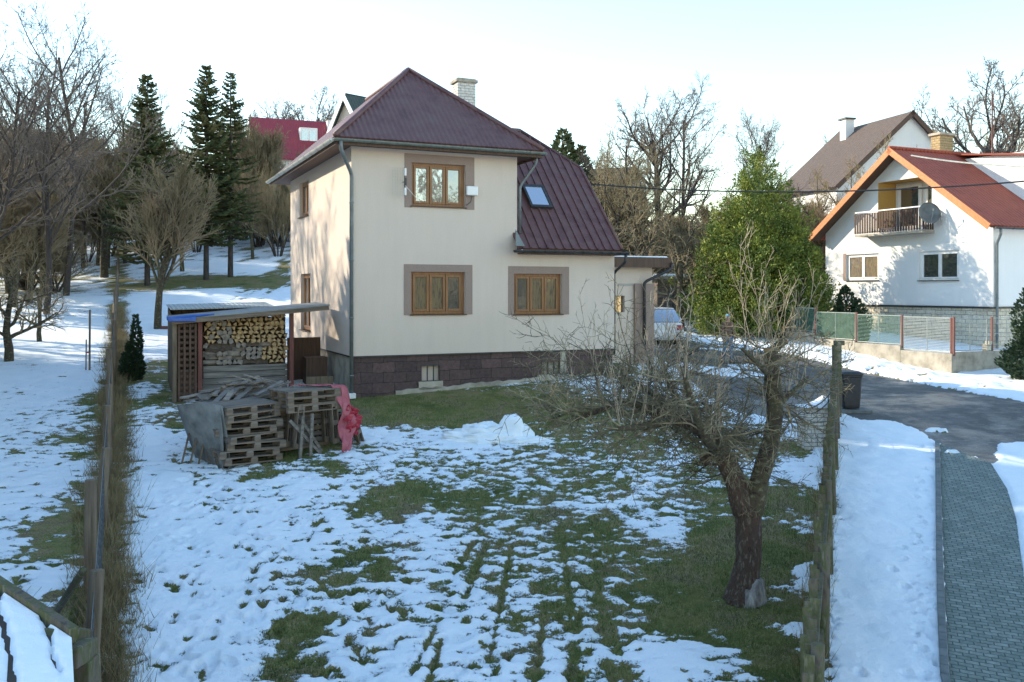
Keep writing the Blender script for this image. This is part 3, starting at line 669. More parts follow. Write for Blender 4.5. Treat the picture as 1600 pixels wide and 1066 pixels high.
window(w_up, 3, ('glass', 'glass', 'glass_d'), widths=(.33, .33, .34)); window(w_l1, 3, ('glass_c', 'glass_c', 'glass_d')); window(w_l2, 3, ('glass_d', 'glass_c', 'glass_c'))
window(wl_u if wl_u[0] < wl_u[1] else (wl_u[1], wl_u[0], *wl_u[2:]), 2, ('glass_d',) * 2, axis='y')
window(wl_d if wl_d[0] < wl_d[1] else (wl_d[1], wl_d[0], *wl_d[2:]), 2, ('glass_d',) * 2, axis='y')
for h, k in ((cw1, 0), (cw2, 1)):
    mb = MB(); mb.box((h[0], .16, h[2]), (h[1], .2, h[3])); f_ = mb.build('cellar_window', 'concrete' if k else 'plaster', house)
    mb = MB()
    for i in range(4): x = h[0] + (h[1] - h[0]) * i / 3; mb.box((x - .015, .05, h[2]), (x + .015, .075, h[3]))
    if not k: mb.box((h[0] - .03, .03, h[3] - .02), (h[1] + .03, .06, h[3] + .03)); mb.box((h[0] - .03, .03, h[2] - .03), (h[1] + .03, .06, h[2] + .02))
    mb.build('grille', 'metal_d', f_)
# ---- tower roof
oe = .55; ZR0 = 7.88; T0, T1, S0, S1 = -oe, TW + oe, -oe, 9.45; ap = (2.375, 2.59, 10.57); bp = (2.375, S1 - 2.2, 10.57)
def roofpoly(mb, pts, th=.07, mi=0):
    mb.slab([Vector(p) for p in pts], th, mi)
mb = MB(); e = ZR0 + .05; roofpoly(mb, [(T0, S0, e), (T1, S0, e), ap]); mb.build('roof', 'roof_x', house); mb = MB(); roofpoly(mb, [(T0, S1, e), (T1, S1, e), bp][::-1]); mb.build('roof', 'roof_x', house)
mb = MB(); roofpoly(mb, [(T1, S0, e), (T1, S1, e), bp, ap]); mb.build('roof', 'roof_y', house); mb = MB(); roofpoly(mb, [(T0, S0, e), ap, bp, (T0, S1, e)]); mb.build('roof', 'roof_y', house)
mb = MB()
for a, c in (((T0, S0, e), ap), ((T1, S0, e), ap), (ap, bp)):
    a = Vector(a) + Vector((0, 0, .02)); c = Vector(c) + Vector((0, 0, .02)); mb.tube([a.lerp(c, i / 6) for i in range(7)], .075, 8)
mb.build('ridge_cap', 'seamroof', house, smooth=True)
mb = MB(); mb.box((T0 + .03, S0 + .03, ZR0 - .10), (T1 - .03, 0 - .002, ZR0 - .07)); mb.box((T0 + .03, .0, ZR0 - .10), (-.002, S1 - .03, ZR0 - .07)); mb.box((TW + .002, 0, ZR0 - .10), (T1 - .03, S1 - .03, ZR0 - .07)); mb.box((-.002, DEP, ZR0 - .1), (TW + .002, S1 - .03, ZR0 - .07))
mb.build('soffit', 'darkwood', house)
mb = MB(); mb.box((T0 + .02, S0 + .01, ZR0 - .16), (T1 - .02, S0 + .035, ZR0 + .01)); mb.box((T0 + .01, S0 + .035, ZR0 - .16), (T0 + .035, S1, ZR0 + .01)); mb.box((T1 - .035, S0 + .035, ZR0 - .16), (T1 - .01, S1, ZR0 + .01)); mb.build('fascia', 'darkwood', house)
def gutter(pts, r, mat, parent=house):
    """half round open channel along a level line"""
    mb = MB(); p, q = Vector(pts[0]), Vector(pts[1]); d = (q - p).normalized(); s_ = d.cross(Vector((0, 0, 1))); n = 9
    n2 = 12
    rows = []
    for k in range(n2 + 1):
        c = p.lerp(q, k / n2); rows.append([c + s_ * math.cos(PI + PI * j / (n - 1)) * r + Vector((0, 0, math.sin(PI + PI * j / (n - 1)) * r)) for j in range(n)])
        rows[-1] += [c + s_ * math.cos(PI + PI * j / (n - 1)) * (r - .006) + Vector((0, 0, math.sin(PI + PI * j / (n - 1)) * (r - .006) + .001)) for j in range(n - 1, -1, -1)]
    for a, b_ in zip(rows, rows[1:]):
        m_ = len(a); o = len(mb.v); mb.add(a + b_, [(i, (i + 1) % m_, m_ + (i + 1) % m_, m_ + i) for i in range(m_)])
    for k in range(1, n2): c = p.lerp(q, k / n2); mb.tube([c + s_ * math.cos(PI + PI * j / 8) * (r + .006) + Vector((0, 0, math.sin(PI + PI * j / 8) * (r + .006))) for j in range(9)], .008, 4)
    for c in (p, q): mb.add([c + s_ * math.cos(PI + PI * j / 8) * r + Vector((0, 0, math.sin(PI + PI * j / 8) * r)) for j in range(9)], [tuple(range(9))])
    return mb.build('gutter', mat, parent, smooth=False)
gutter(((T0 - .06, S0 - .06, ZR0 - .02), (T1 + .05, S0 - .06, ZR0 - .02)), .075, 'gutter')
gutter(((T0 - .06, S0 - .0, ZR0 - .02), (T0 - .06, S1, ZR0 - .02)), .075, 'zinc')
gutter(((T1 + .06, S0, ZR0 - .02), (T1 + .06, 2.2, ZR0 - .02)), .07, 'gutter')
def pipe(pts, r=.05, mat='metal_g', parent=house, brackets=True):
    mb = MB(); P_ = []
    for i, p in enumerate(pts):
        p = Vector(p)
        if 0 < i < len(pts) - 1:
            a = (Vector(pts[i - 1]) - p).normalized() * .1; c = (Vector(pts[i + 1]) - p).normalized() * .1
            P_ += [p + a, p + a * .4 + c * .4 * .5, p + a * .05 + c * .4, p + c]
        else: P_.append(p)
    mb.tube(P_, r, 10)
    if brackets:
        a, c = Vector(pts[-2]), Vector(pts[-1]); n = max(1, int((a - c).length / 1.4))
        for k in range(n): q = a.lerp(c, (k + .5) / n); mb.tube([q - Vector((0, 0, .02)), q + Vector((0, 0, .02))], r + .012, 10)
    return mb.build('downpipe', mat, parent, smooth=True)
pipe([(-.42, S0 - .05, ZR0 - .06), (-.42, S0 - .05, ZR0 - .28), (-.02, -.09, 7.05), (-.02, -.09, 1.05)], .052)
pipe([(T1 - .1, S0 + .2, ZR0 - .1), (T1 - .1, S0 + .25, ZR0 - .3), (TW + .08, -.02, 6.95), (TW + .08, -.02, 5.62)], .04)
# ---- wing roof: half hipped, seams run up the slope
WE = 5.20; s_e = -.42; xr = 7.93; Rz = 9.15; Rs = 3.26; hp = (xr, 2.13, 7.93)
k_ = (hp[2] - WE) / (hp[1] - s_e)
RsF = s_e + (Rz - WE) / k_
mb = MB(); rt = 6.35
roofpoly(mb, [(4.62, s_e, WE), (xr, s_e, WE), hp, (rt, RsF, Rz), (3.0, RsF, Rz), (3.0, 0, WE + k_ * .42), (4.62, 0, WE + k_ * .42)], .06)
bs = 2 * RsF - s_e; hb = (xr, 2 * RsF - hp[1], hp[2])
roofpoly(mb, [(xr, bs, WE), (3.0, bs, WE), (3.0, RsF, Rz), (rt, RsF, Rz), hb], .06); roofpoly(mb, [hp, hb, (rt, RsF, Rz)], .06)
wroof = mb.build('roof', 'seamroof', house)
mb = MB(); n_ = 12
sl = Vector((0, hp[1] - s_e, hp[2] - WE)).normalized(); nrm = Vector((0, -sl.z, sl.y))
for i in range(n_ + 1):
    x = 4.72 + (xr - .02 - 4.72) * i / n_
    top = RsF if x < rt else hp[1] + (RsF - hp[1]) * (xr - x) / (xr - rt)
    ln = (top - s_e) / sl.y
    p = Vector((x, s_e, WE)) + nrm * .002; mb.bar(p, p + sl * ln, .045, .07, up=nrm)
mb.build('roof_seam', 'seamroof', house)
mb = MB(); mb.tube([(xr, s_e, WE + .02), hp, (rt, RsF, Rz + .03)], .05, 8); mb.tube([(3.0, RsF, Rz + .02), (rt, RsF, Rz + .02)], .07, 8); mb.build('ridge_cap', 'seamroof', house, smooth=True)
gutter(((4.45, s_e - .06, WE - .06), (8.12, s_e - .06, WE - .06)), .075, 'metal_d')
mb = MB(); mb.box((4.76, s_e, WE - .16), (xr, s_e + .03, WE - .03)); mb.box((4.76, s_e + .03, WE - .16), (xr, -.002, WE - .13)); mb.build('soffit', 'darkwood', house)
mb = MB()   # flashing pieces where the wing roof meets the wall
mb.quad((TW + .004, -.3, 5.25), (TW + .03, .7, 6.15), (TW + .16, .7, 6.16), (TW + .16, -.3, 5.27)); mb.add([(4.50, -.46, 5.25), (4.78, -.46, 5.25), (4.52, -.40, 5.72), (4.62, -.42, 5.3)], [(0, 1, 2), (0, 2, 3)]); mb.build('flashing', 'metal_g', house)
pipe([(8.02, s_e - .06, WE - .12), (8.02, s_e - .06, WE - .34), (7.98, .12, 4.55), (7.98, .12, 2.1)], .045, 'metal_d')
# skylight lies on the slope
tt = on_plane(839, 296, H0 + HV * 1.0, HU)[0]; sk = Vector((tt, 1.05, WE + k_ * (1.05 - s_e)))
fo = None; mb = MB(); a = Vector((1, 0, 0)); hw, hl = .36, .50
for u0, u1, v0, v1 in ((-hw, hw, -hl, -hl + .09), (-hw, hw, hl - .09, hl), (-hw, -hw + .08, -hl + .09, hl - .09), (hw - .08, hw, -hl + .09, hl - .09)):
    c = [sk + a * u + sl * v + nrm * hh for hh in (.0, .11) for u, v in ((u0, v0), (u1, v0), (u1, v1), (u0, v1))]
    mb.add(c, [(0, 3, 2, 1), (4, 5, 6, 7), (0, 1, 5, 4), (1, 2, 6, 5), (2, 3, 7, 6), (3, 0, 4, 7)])
fo = mb.build('skylight', 'metal_d', house, bevel=.01)
mb = MB(); mb.quad(*[sk + a * u + sl * v + nrm * .085 for u, v in ((-hw + .08, -hl + .09), (hw - .08, -hl + .09), (hw - .08, hl - .09), (-hw + .08, hl - .09))]); mb.build('pane', 'skyglass', fo)
# chimney
cx_, cs = 4.50, 3.5
mb = MB(); mb.box((cx_ - .3, cs - .24, 8.2), (cx_ + .3, cs - .238, 10.55)); mb.box((cx_ - .3, cs + .24, 8.2), (cx_ + .3, cs + .238, 10.55)); ch = mb.build('chimney', 'wbrick_x', house)
mb = MB(); mb.box((cx_ - .3, cs - .238, 8.2), (cx_ - .298, cs + .238, 10.55)); mb.box((cx_ + .298, cs - .238, 8.2), (cx_ + .3, cs + .238, 10.55)); mb.build('side', 'wbrick_y', ch)
mb = MB(); mb.box((cx_ - .36, cs - .30, 10.55), (cx_ + .36, cs + .30, 10.64)); mb.box((cx_ - .31, cs - .25, 10.64), (cx_ + .31, cs + .25, 10.68)); mb.build('cap', 'concrete', ch, bevel=.01)
# ---- annex with flat roof beyond the wing
AX = empty('annex', h2w(7.95, 2.6), HA, 'flat roofed cream annex with mauve pillar and brown fascia beyond the house', 'annex'); ax0 = 7.95
def fa(px): return on_plane(px, 0, h2w(ax0, 2.6), HU)[0]
x1 = fa(1019); mb = MB(); wh = (fa(956), fa(976), 3.3, 3.85); mb2 = MB()
wall_holes(mb, 0, x1, .8, 4.95, [wh], 'x', 0, .2); mb.quad((x1, 0, .8), (x1, 5.5, .8), (x1, 5.5, 4.95), (x1, 0, 4.95)); mb.build('wall', 'plaster', AX)
mb = MB(); mb.box((wh[0], .12, wh[2]), (wh[1], .15, wh[3])); mb.build('window', 'glass_d', AX)
mb = MB(); mb.box((fa(990), -.09, .8), (x1 + .03, -.002, 4.25)); mb.build('pillar', 'surround', AX)
mb = MB(); mb.box((-.2, -.35, 4.95), (x1 + .45, 5.6, 5.02)); mb.box((-.2, -.39, 4.78), (x1 + .49, -.35, 5.12)); mb.box((x1 + .45, -.35, 4.78), (x1 + .49, 5.6, 5.12)); mb.build('fascia', 'darkwood', AX)
mb = MB(); mb.box((-.15, -.33, 5.022), (x1 + .43, 5.55, 5.16)); mb.build('snow_layer', 'snow', AX, bevel=.05)
mb = MB(); mb.box((fa(966), -.03, 4.18), (x1, -.004, 4.25)); mb.build('trim', 'plaster_g', AX)
pipe([(x1 + .5, -.44, 4.95), (x1 + .5, -.44, 4.75), (fa(1003), -.16, 4.3), (fa(1003), -.16, 2.2)], .05, 'metal_d', AX)
# ---- things fixed to the front wall
def onw(px, py, s=0):
    t, z_ = fr(px, py, s); return Vector((t, s, z_))
t_ = onw(626, 285); an = empty('antenna', h2w(t_.x, -.16, t_.z), HA, 'thin wire grid aerial fixed left of the upper front window', 'aerial')
mb = MB(); mb.tube([(.06, 0, -.38), (.06, 0, .38)], .012, 6); mb.tube([(.06, 0, 0), (.06, .16, 0)], .012, 6); mb.build('mast', 'metal_d', an)
mb = MB()
for k in range(10): z_ = -.36 + .08 * k; mb.tube([(-.26, .03, z_), (.04, .0, z_)], .0035, 4)
for k in range(5): x = -.26 + .07 * k; mb.tube([(x, .03, -.37), (x, .03, .37)], .0035, 4)
mb.build('reflector_grid', 'zinc', an)
for k, z_ in enumerate((-.26, 0, .26)):
    mb = MB(); mb.box((.045, -.05, z_ - .1), (.10, -.01, z_ + .1)); mb.build('dipole', 'white' if k != 1 else 'metal_d', an, bevel=.005)
mb = MB(); mb.tube([(.08, 0, -.1), (.3, -.02, -.34), (.52, .1, -.52)], .006, 4); mb.build('cable', 'white', an)
t_ = onw(736, 299); bx_ = empty('white_box', h2w(t_.x, -.06, t_.z), HA, 'small white aerial box beside the upper front window', 'aerial box')
mb = MB(); mb.box((-.18, -.09, -.13), (.16, .02, .13)); mb.build('casing', 'white', bx_, bevel=.03)
mb = MB(); mb.tube([(0, 0, -.12), (-.03, 0, -.3), (-.15, .05, -.4)], .01, 5); mb.build('cable', 'metal_d', bx_)
# ---------------------------------------------------------------- woodshed beside the house (same axes as the house)
def gh(t, s): p = h2w(t, s); return gz(p.x, p.y)
shed = empty('woodshed', H0, HA, 'open lean-to woodshed with dark red posts beside the house wall', 'woodshed')
# roofs
def zroof(t, s): return 3.30 + .085 * (t + 4.3) + .03 * (s - 1.1)
mb = MB(); mb.slab([(-4.35, 1.05, zroof(-4.35, 1.05)), (-.32, 1.05, zroof(-.32, 1.05)), (-.32, 2.7, zroof(-.32, 2.7)), (-4.35, 2.7, zroof(-4.35, 2.7))], .03); mb.build('roof', 'dsheet', shed)
mb = MB(); mb.bar((-4.33, 1.10, zroof(-4.3, 1.1) - .09), (-.34, 1.10, zroof(-.34, 1.1) - .09), .06, .11); mb.build('beam', 'oldwood2', shed)
mb = MB(); mb.bar((-4.33, 2.6, zroof(-4.3, 2.6) - .09), (-.34, 2.6, zroof(-.34, 2.6) - .09), .06, .11); mb.build('beam', 'oldwood2', shed)
mb = MB(); mb.slab([(-4.25, 2.75, 3.52), (-1.5, 2.75, 3.58), (-1.5, 4.5, 3.68), (-4.25, 4.5, 3.62)], .03); mb.build('rear_roof', 'csheet', shed)
mb = MB(); mb.quad((-4.2, 4.4, 1.2), (-1.55, 4.4, 1.2), (-1.55, 4.4, 3.6), (-4.2, 4.4, 3.55)); mb.quad((-4.22, 1.4, 1.0), (-4.22, 4.4, 1.2), (-4.22, 4.4, 3.55), (-4.22, 1.4, 3.2)); mb.build('board_wall', 'oldwoodz', shed)
for t, s in ((-3.62, 1.42), (-1.28, 1.42), (-1.28, 4.2), (-4.15, 4.2)):
    mb = MB(); mb.box((t - .055, s - .055, gh(t, s) - .1), (t + .055, s + .055, zroof(t, s) - .12)); mb.build('post', 'redwood', shed, bevel=.008)
# slatted lattice end panel
mb = MB(); g0 = gh(-4.2, 1.3)
for k in range(15): mb.box((-4.28, 1.30, g0 + .03 + k * .145), (-3.72, 1.33, g0 + .10 + k * .145))
for k in range(5): x = -4.28 + .54 * k / 4; mb.box((x - .02, 1.26, g0), (x + .03, 1.295, 3.16))
mb.build('lattice_panel', 'darkwood', shed)
mb = MB(); mb.box((-4.30, 1.22, g0), (-4.2, 1.3, 3.2)); mb.build('post', 'oldwoodz', shed)
mb = MB(); mb.quad((-4.27, 1.345, g0), (-3.7, 1.345, g0), (-3.7, 1.345, 1.9), (-4.27, 1.345, 1.9)); mb.build('dark_panel', 'darkwood', shed)
# boards across the lower front
mb = MB()
for k in range(5): mb.bar((-3.52 + U(-.02, .02), 1.62, 1.30 + k * .165), (-1.36, 1.62 + U(-.01, .01), 1.30 + k * .165 + U(-.01, .01)), .025, .15)
mb.build('front_board', 'oldwood', shed)
bt = tag(MB().box((-4.42, .99, zroof(-4.4, 1) - .05), (-3.75, 1.10, zroof(-3.75, 1) + .02)).tube([(-4.45, 1.04, zroof(-4.4, 1) + .02), (-3.9, 1.02, zroof(-3.9, 1) + .03), (-3.3, 1.04, zroof(-3.3, 1) + .03)], [.05, .045, .02], 8).build('blue_tarpaulin', 'blue', None, bevel=.03), 'rolled blue tarpaulin on the left front edge of the woodshed roof', 'tarpaulin')
bt.location = H0; bt.rotation_euler = (0, 0, HA)
# firewood: every split log on its own
M['logend'] = nmat('split_log_face', [(.16, .09, .04), (.40, .27, .13), (.55, .41, .24)], 5, .85, 6, bmp=.4, bscale=40)
M['logend_g'] = nmat('greyed_log_face', [(.10, .085, .07), (.22, .19, .16), (.32, .26, .19)], 5, .85, 6, bmp=.4, bscale=40)
M['logbark'] = nmat('log_bark', [(.06, .045, .035), (.14, .11, .085)], 14, .95, 6, bmp=.6, bscale=40)
def log_mesh(k):
    r = random.Random(k); n = r.choice((3, 3, 4, 5)); R = .088; pts = []
    for i in range(n): a = 2 * PI * i / n + r.uniform(-.3, .3); q = R * r.uniform(.8, 1.12); pts.append((q * math.cos(a), q * math.sin(a)))
    mb = MB(); m_ = len(pts); a = [(x, -.17, z_) for x, z_ in pts]; c = [(x * r.uniform(.9, 1.05), .17, z_) for x, z_ in pts]
    mb.v = a + c; mb.f = [tuple(range(m_)), tuple(range(2 * m_ - 1, m_ - 1, -1))] + [(i, i + m_, (i + 1) % m_ + m_, (i + 1) % m_) for i in range(m_)]; mb.m = [0, 0] + [1 if i == 0 else 0 for i in range(m_)]
    return mb
LM = [log_mesh(k).mesh('log', ['logend', 'logbark']) for k in range(7)]; LG = [log_mesh(k + 9).mesh('log', ['logend_g', 'logbark']) for k in range(5)]
random.seed(8); row = 0; z_ = 2.12; nlog = 0
while z_ < 3.40:
    t = -3.45 + (row % 2) * .06
    while t < -1.40:
        top = zroof(t, 1.7) - .12
        if z_ < top - .04:
            low = z_ < 2.62 and t < -2.0
            g_ = low or (t < -2.75 and rnd() < .55)
            side = low and rnd() < .55
            o = inst('firewood_log', random.choice(LG if g_ else LM)); p = h2w(t + (.1 if side else 0), 1.78 + U(-.03, .03), z_); o.location = p
            o.rotation_euler = (0, 0, HA + U(-.1, .1) + (PI / 2 if side else 0)); o.rotation_euler.rotate_axis('Y', U(0, 6.28)); o.scale = (U(.8, 1.1), 1, U(.75, 1.05))
            lab = ('greyed split log lying in the lower rows of the woodshed stack' if low else 'grey weathered split log in the left of the woodshed stack' if g_ else 'pale yellow split log in the woodshed stack')
            tag(o, lab, 'firewood', 'greyed low logs stacked in the woodshed' if low else 'weathered logs in the left of the stack' if g_ else 'pale split logs stacked in the woodshed'); nlog += 1
            if side: t += .2
        t += U(.125, .15)
    z_ += .112; row += 1
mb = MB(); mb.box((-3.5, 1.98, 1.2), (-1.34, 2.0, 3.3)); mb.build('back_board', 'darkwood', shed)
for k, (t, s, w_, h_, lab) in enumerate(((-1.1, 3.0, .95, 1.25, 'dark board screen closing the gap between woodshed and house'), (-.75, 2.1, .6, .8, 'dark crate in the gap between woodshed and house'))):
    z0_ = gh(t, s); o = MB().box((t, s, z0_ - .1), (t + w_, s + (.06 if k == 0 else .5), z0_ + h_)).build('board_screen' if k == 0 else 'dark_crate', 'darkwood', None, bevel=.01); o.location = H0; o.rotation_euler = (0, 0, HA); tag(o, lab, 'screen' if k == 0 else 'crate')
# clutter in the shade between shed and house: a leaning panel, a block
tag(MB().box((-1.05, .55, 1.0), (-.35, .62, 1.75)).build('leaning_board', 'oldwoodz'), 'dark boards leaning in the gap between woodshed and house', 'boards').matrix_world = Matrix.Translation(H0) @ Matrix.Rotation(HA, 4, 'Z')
o = MB().box((-.14, -.12, 0), (.14, .12, .14)).build('white_block', 'plaster_w', None, bevel=.015); g = G(546, 624); o.location = (g.x, g.y, g.z + .02); o.rotation_euler = (0, 0, .5); tag(o, 'small white block on the grass at the foot of the corner downpipe', 'block')
# ---------------------------------------------------------------- pallets
def pallet_proto():
    r = empty('pallet'); dk = []
    for k in range(7):
        mb = MB(); y = -.4 + .8 * k / 6 * .885 + .046; mb.box((-.6 + U(-.01, .01), y - .045 + U(-.006, .006), .122), (.6 + U(-.01, .01), y + .045, .144)); mb.build('deck_board', 'oldwood' if k % 3 else 'oldwood2', r)
    for y in (-.35, 0, .35):
        mb = MB(); mb.box((-.6, y - .05, 0), (.6, y + .05, .022)); mb.build('bottom_board', 'oldwood2', r)
    for x in (-.53, 0, .53):
        for y in (-.35, 0, .35):
            mb = MB(); mb.box((x - .07, y - .045, .022), (x + .07, y + .045, .100)); mb.build('block', 'oldwood2', r)
        mb = MB(); mb.box((x - .06, -.4, .100), (x + .06, .4, .122)); mb.build('stringer', 'oldwood', r)
    return r
PPR = pallet_proto(); used_p = [False]
def pallet(loc, rot, lab, grp=None, sc=(1, 1, 1)):
    if used_p[0]: o = copy_tree(PPR)
    else: o = PPR; used_p[0] = True
    o.location = loc; o.rotation_euler = rot; o.scale = sc
    tag(o, lab, 'pallet', grp); return o
# left stack, its front lower edge at 350..455, 738
a = G(352, 741); c = G(455, 718); pd = math.atan2(c.y - a.y, c.x - a.x)
PD = Vector((math.cos(pd), math.sin(pd), 0)); PN = Vector((-PD.y, PD.x, 0))
cen = a + PD * .63 + PN * .42; zb = max(a.z, gz(cen.x, cen.y)) + .03
ORD = ['lowest', 'second from the bottom', 'third from the bottom', 'fourth from the bottom', 'fifth from the bottom', 'sixth from the bottom', 'second from the top', 'topmost']
for k in range(8):
    off = Vector((U(-.08, .08), U(-.07, .07), 0)) + PN * (.03 * k)
    pallet(cen + off + Vector((0, 0, zb - cen.z + k * .138 + (.03 if k > 5 else 0))), (U(-.03, .03) + (.05 if k > 5 else 0), U(-.04, .04), pd + U(-.16, .16)), 'weathered pallet in the left front stack, %s' % ORD[k], 'pallets in the left front stack')
# right stack on standing pallets
b0 = G(460, 715); e0 = G(533, 708); c2 = b0.lerp(e0, .5) + PN * .50; zt = c2.z
for k in range(3):
    pallet(Vector((c2.x + U(-.02, .02) + .0, c2.y + U(-.02, .02), zt + .88 + k * .145)), (0, U(-.01, .01), pd + U(-.03, .03)), 'brown pallet of three laid flat beside the red tarpaulin, %s' % ('bottom one', 'middle one', 'top one')[k], 'three pallets laid flat on the standing ones')
for k, (f, ln, rz) in enumerate(((-.42, .10, PI / 2), (.40, -.06, PI / 2), (.0, .22, 0))):
    if k < 2: pallet(c2 + PD * f + Vector((0, 0, .60)), (0, PI / 2 + ln, pd), ('upright pallet carrying the left side of the three flat ones', 'upright pallet carrying the right side of the three flat ones')[k], 'upright pallets carrying the flat ones', sc=(.72, 1, 1))
    else: pallet(c2 + PN * .32 + Vector((0, 0, .42)), (PI / 2 - ln, 0, pd), 'pallet standing on edge at the back beneath the three flat ones', None)
pallet(c2 + PD * .93 + Vector((0, 0, .32)), (0, 1.2, pd + .2), 'pallet leaning outside the red tarpaulin, nearest the lawn', None, (.7, .9, 1))
# loose broken pallets and planks on top, farther back
bk = cen + PN * 1.1; zb2 = zb + .95
pallet(bk + PD * .12 + Vector((0, 0, zb2 - bk.z + .05)), (.16, .05, pd - .15), 'tilted pallet lying behind the left stack, under loose planks')
pallet(bk + PD * .70 + PN * .1 + Vector((0, 0, zb2 - bk.z + .20)), (.42, -.10, pd + .45), 'pallet lying askew on top of the heap with its slats running diagonally')
pallet(bk + PD * 1.35 + Vector((0, 0, zb2 - bk.z + .02)), (.1, .1, pd - .2), 'pallet lying flat at the back right of the heap')
for k in range(4): pallet(bk + PD * (.2 + .0 * k) + Vector((0, 0, gz(bk.x, bk.y) + .02 - bk.z + .21 * k)), (0, 0, pd + U(-.08, .08)), 'pallet in the dark pile behind the left stack, number %s up' % ('one', 'two', 'three', 'four')[k] if False else 'pallet half hidden in the dark pile behind the left stack', 'pallets half hidden behind the left stack')
for k in range(3): pallet(bk + PD * 1.3 + PN * .15 + Vector((0, 0, gz(bk.x, bk.y) + .02 - bk.z + .24 * k)), (0, 0, pd + U(-.08, .08)), 'pallet half hidden behind the three flat ones', 'pallets half hidden at the back right')
random.seed(21)
PK = [('long grey plank lying diagonally across the pallet heap', -.05, -.15, .30, 1.25, .75, .28, 'oldwood'), ('second long grey plank beside the diagonal one on the heap', .18, -.12, .32, 1.3, .72, .27, 'oldwood'),
      ('pale plank on the heap pointing at the red tarpaulin', .5, -.1, .34, 1.2, .7, .25, 'oldwood'), ('short pale plank tipped up on the crest of the heap', .62, .35, .52, .6, -.7, -.3, 'logend_g'),
      ('broken board sticking up at the crest of the heap nearest the post', .95, .38, .50, .65, -.95, -.25, 'logend_g'), ('broad board at the right crest of the heap', 1.25, .35, .44, .7, -.8, -.2, 'logend_g'),
      ('narrow board sloping down toward the red tarpaulin', 1.38, -.05, .18, .8, -.6, -.1, 'oldwood'), ('short board lying level at the left end of the heap', -.35, .2, .2, .8, .1, .05, 'oldwood'),
      ('narrow slat lying level behind the diagonal planks', .2, .4, .34, 1.1, .05, .02, 'oldwood'), ('weathered slat crossing the diagonal planks', .55, .05, .46, .9, -.15, .03, 'oldwood2')]
for lab, u, v, zz, ln, az, pit, mt in PK:
    mb = MB(); p = bk + PD * u + PN * v; p.z = zb2 + zz; d = (PD * math.cos(az) + PN * math.sin(az)) * math.cos(pit) + Vector((0, 0, math.sin(pit)))
    mb.bar(p - d * ln / 2, p + d * ln / 2, .12, .028, up=Vector((0, .1, 1))); o = mb.build('plank', mt, None, bevel=.003); tag(o, lab, 'plank')
for k in range(26):
    u = U(-.5, 1.6); v = U(-.45, .6); p = bk + PD * u + PN * v; p.z = zb2 + .10 + .28 * max(0, 1 - abs(u - .7) / 1.1) + U(0, .12) + .1 * v; az = random.choice((.75, .85, .65, -.7, .1, 0, 1.2)) + U(-.2, .2); ln = U(.45, 1.2)
    d = (PD * math.cos(az) + PN * math.sin(az)) * 1.0 + Vector((0, 0, U(-.15, .35))); mb = MB(); mb.bar(p - d * ln / 2, p + d * ln / 2, U(.07, .13), .024, up=Vector((U(-.2, .2), U(-.2, .2), 1))); tag(mb.build('plank', random.choice(('oldwood', 'oldwood', 'oldwood2', 'logend_g')), None), 'loose weathered board strewn over the top of the pallet heap', 'plank', 'loose boards strewn over the pallet heap')
for lab, u, v, ln, lean, az in (('thin post leaning beneath the three flat pallets, left of the pair', -.38, -.46, .85, .08, 0), ('thin post leaning beneath the three flat pallets, right of the pair', -.16, -.48, .86, .05, 0), ('plank propped slantwise beneath the three flat pallets', .1, -.42, 1.0, -.75, 0), ('broad plank propped slantwise behind the thin posts', .2, -.3, .95, -.6, 0)):
    p = c2 + PD * u + PN * v; p.z = gz(p.x, p.y); d = PD * math.sin(-lean) * -1 + Vector((0, 0, math.cos(lean))); mb = MB(); mb.bar(p + d * ln if lean < 0 else p, p if lean < 0 else p + d * ln, .04, .06); tag(mb.build('plank', 'oldwood', None), lab, 'plank')
M['dsheet_flat'] = nmat('grey_fibre_cement', [(.10, .11, .11), (.2, .21, .205), (.27, .28, .27)], 3, .9, 7, bmp=.4, bscale=20)
# cement sheets leaning on the left
a1 = G(352, 737) - PD * .06; a2 = a1 + PN * 1.15; up_ = Vector((0, 0, 1.32))
for k, (lab, dx, wob) in enumerate((('pale warped fibre sheet leaning on the left side of the pallets', 0, .0), ('darker sheet edge standing behind the pale warped one', -.10, .06))):
    n = 8; V = []
    for i in range(n + 1):
        for j in range(n + 1):
            u, v = i / n, j / n; p = a1.lerp(a2, u) - PD * (.42 * (v ** 1.2) * (.25 + .75 * u) - .02 + dx * -1 * -1) + up_ * v * (1 - .13 * abs(u - .35)); p += PD * .05 * math.sin(3.5 * u + 2.4 * v + k); p.z += gz(a1.x, a1.y) - a1.z; V.append(p)
    mb = MB(); mb.add(V, [(i * (n + 1) + j, (i + 1) * (n + 1) + j, (i + 1) * (n + 1) + j + 1, i * (n + 1) + j + 1) for i in range(n) for j in range(n)])
    o = mb.build('fibre_sheet', 'dsheet_flat', None, smooth=True); s_ = o.modifiers.new('thick', 'SOLIDIFY'); s_.thickness = .012; tag(o, lab, 'sheet')
for k in range(3):
    p = a1 - PD * (.16 + .1 * k) + PN * (.75 + .16 * k); p.z = gz(p.x, p.y); mb = MB(); mb.bar(p, p + Vector((.05, 0, .6)) + PD * .1, .05, .03); tag(mb.build('plank', 'oldwoodz'), 'short upright stake behind the leaning fibre sheet', 'plank', 'stakes behind the leaning fibre sheet')
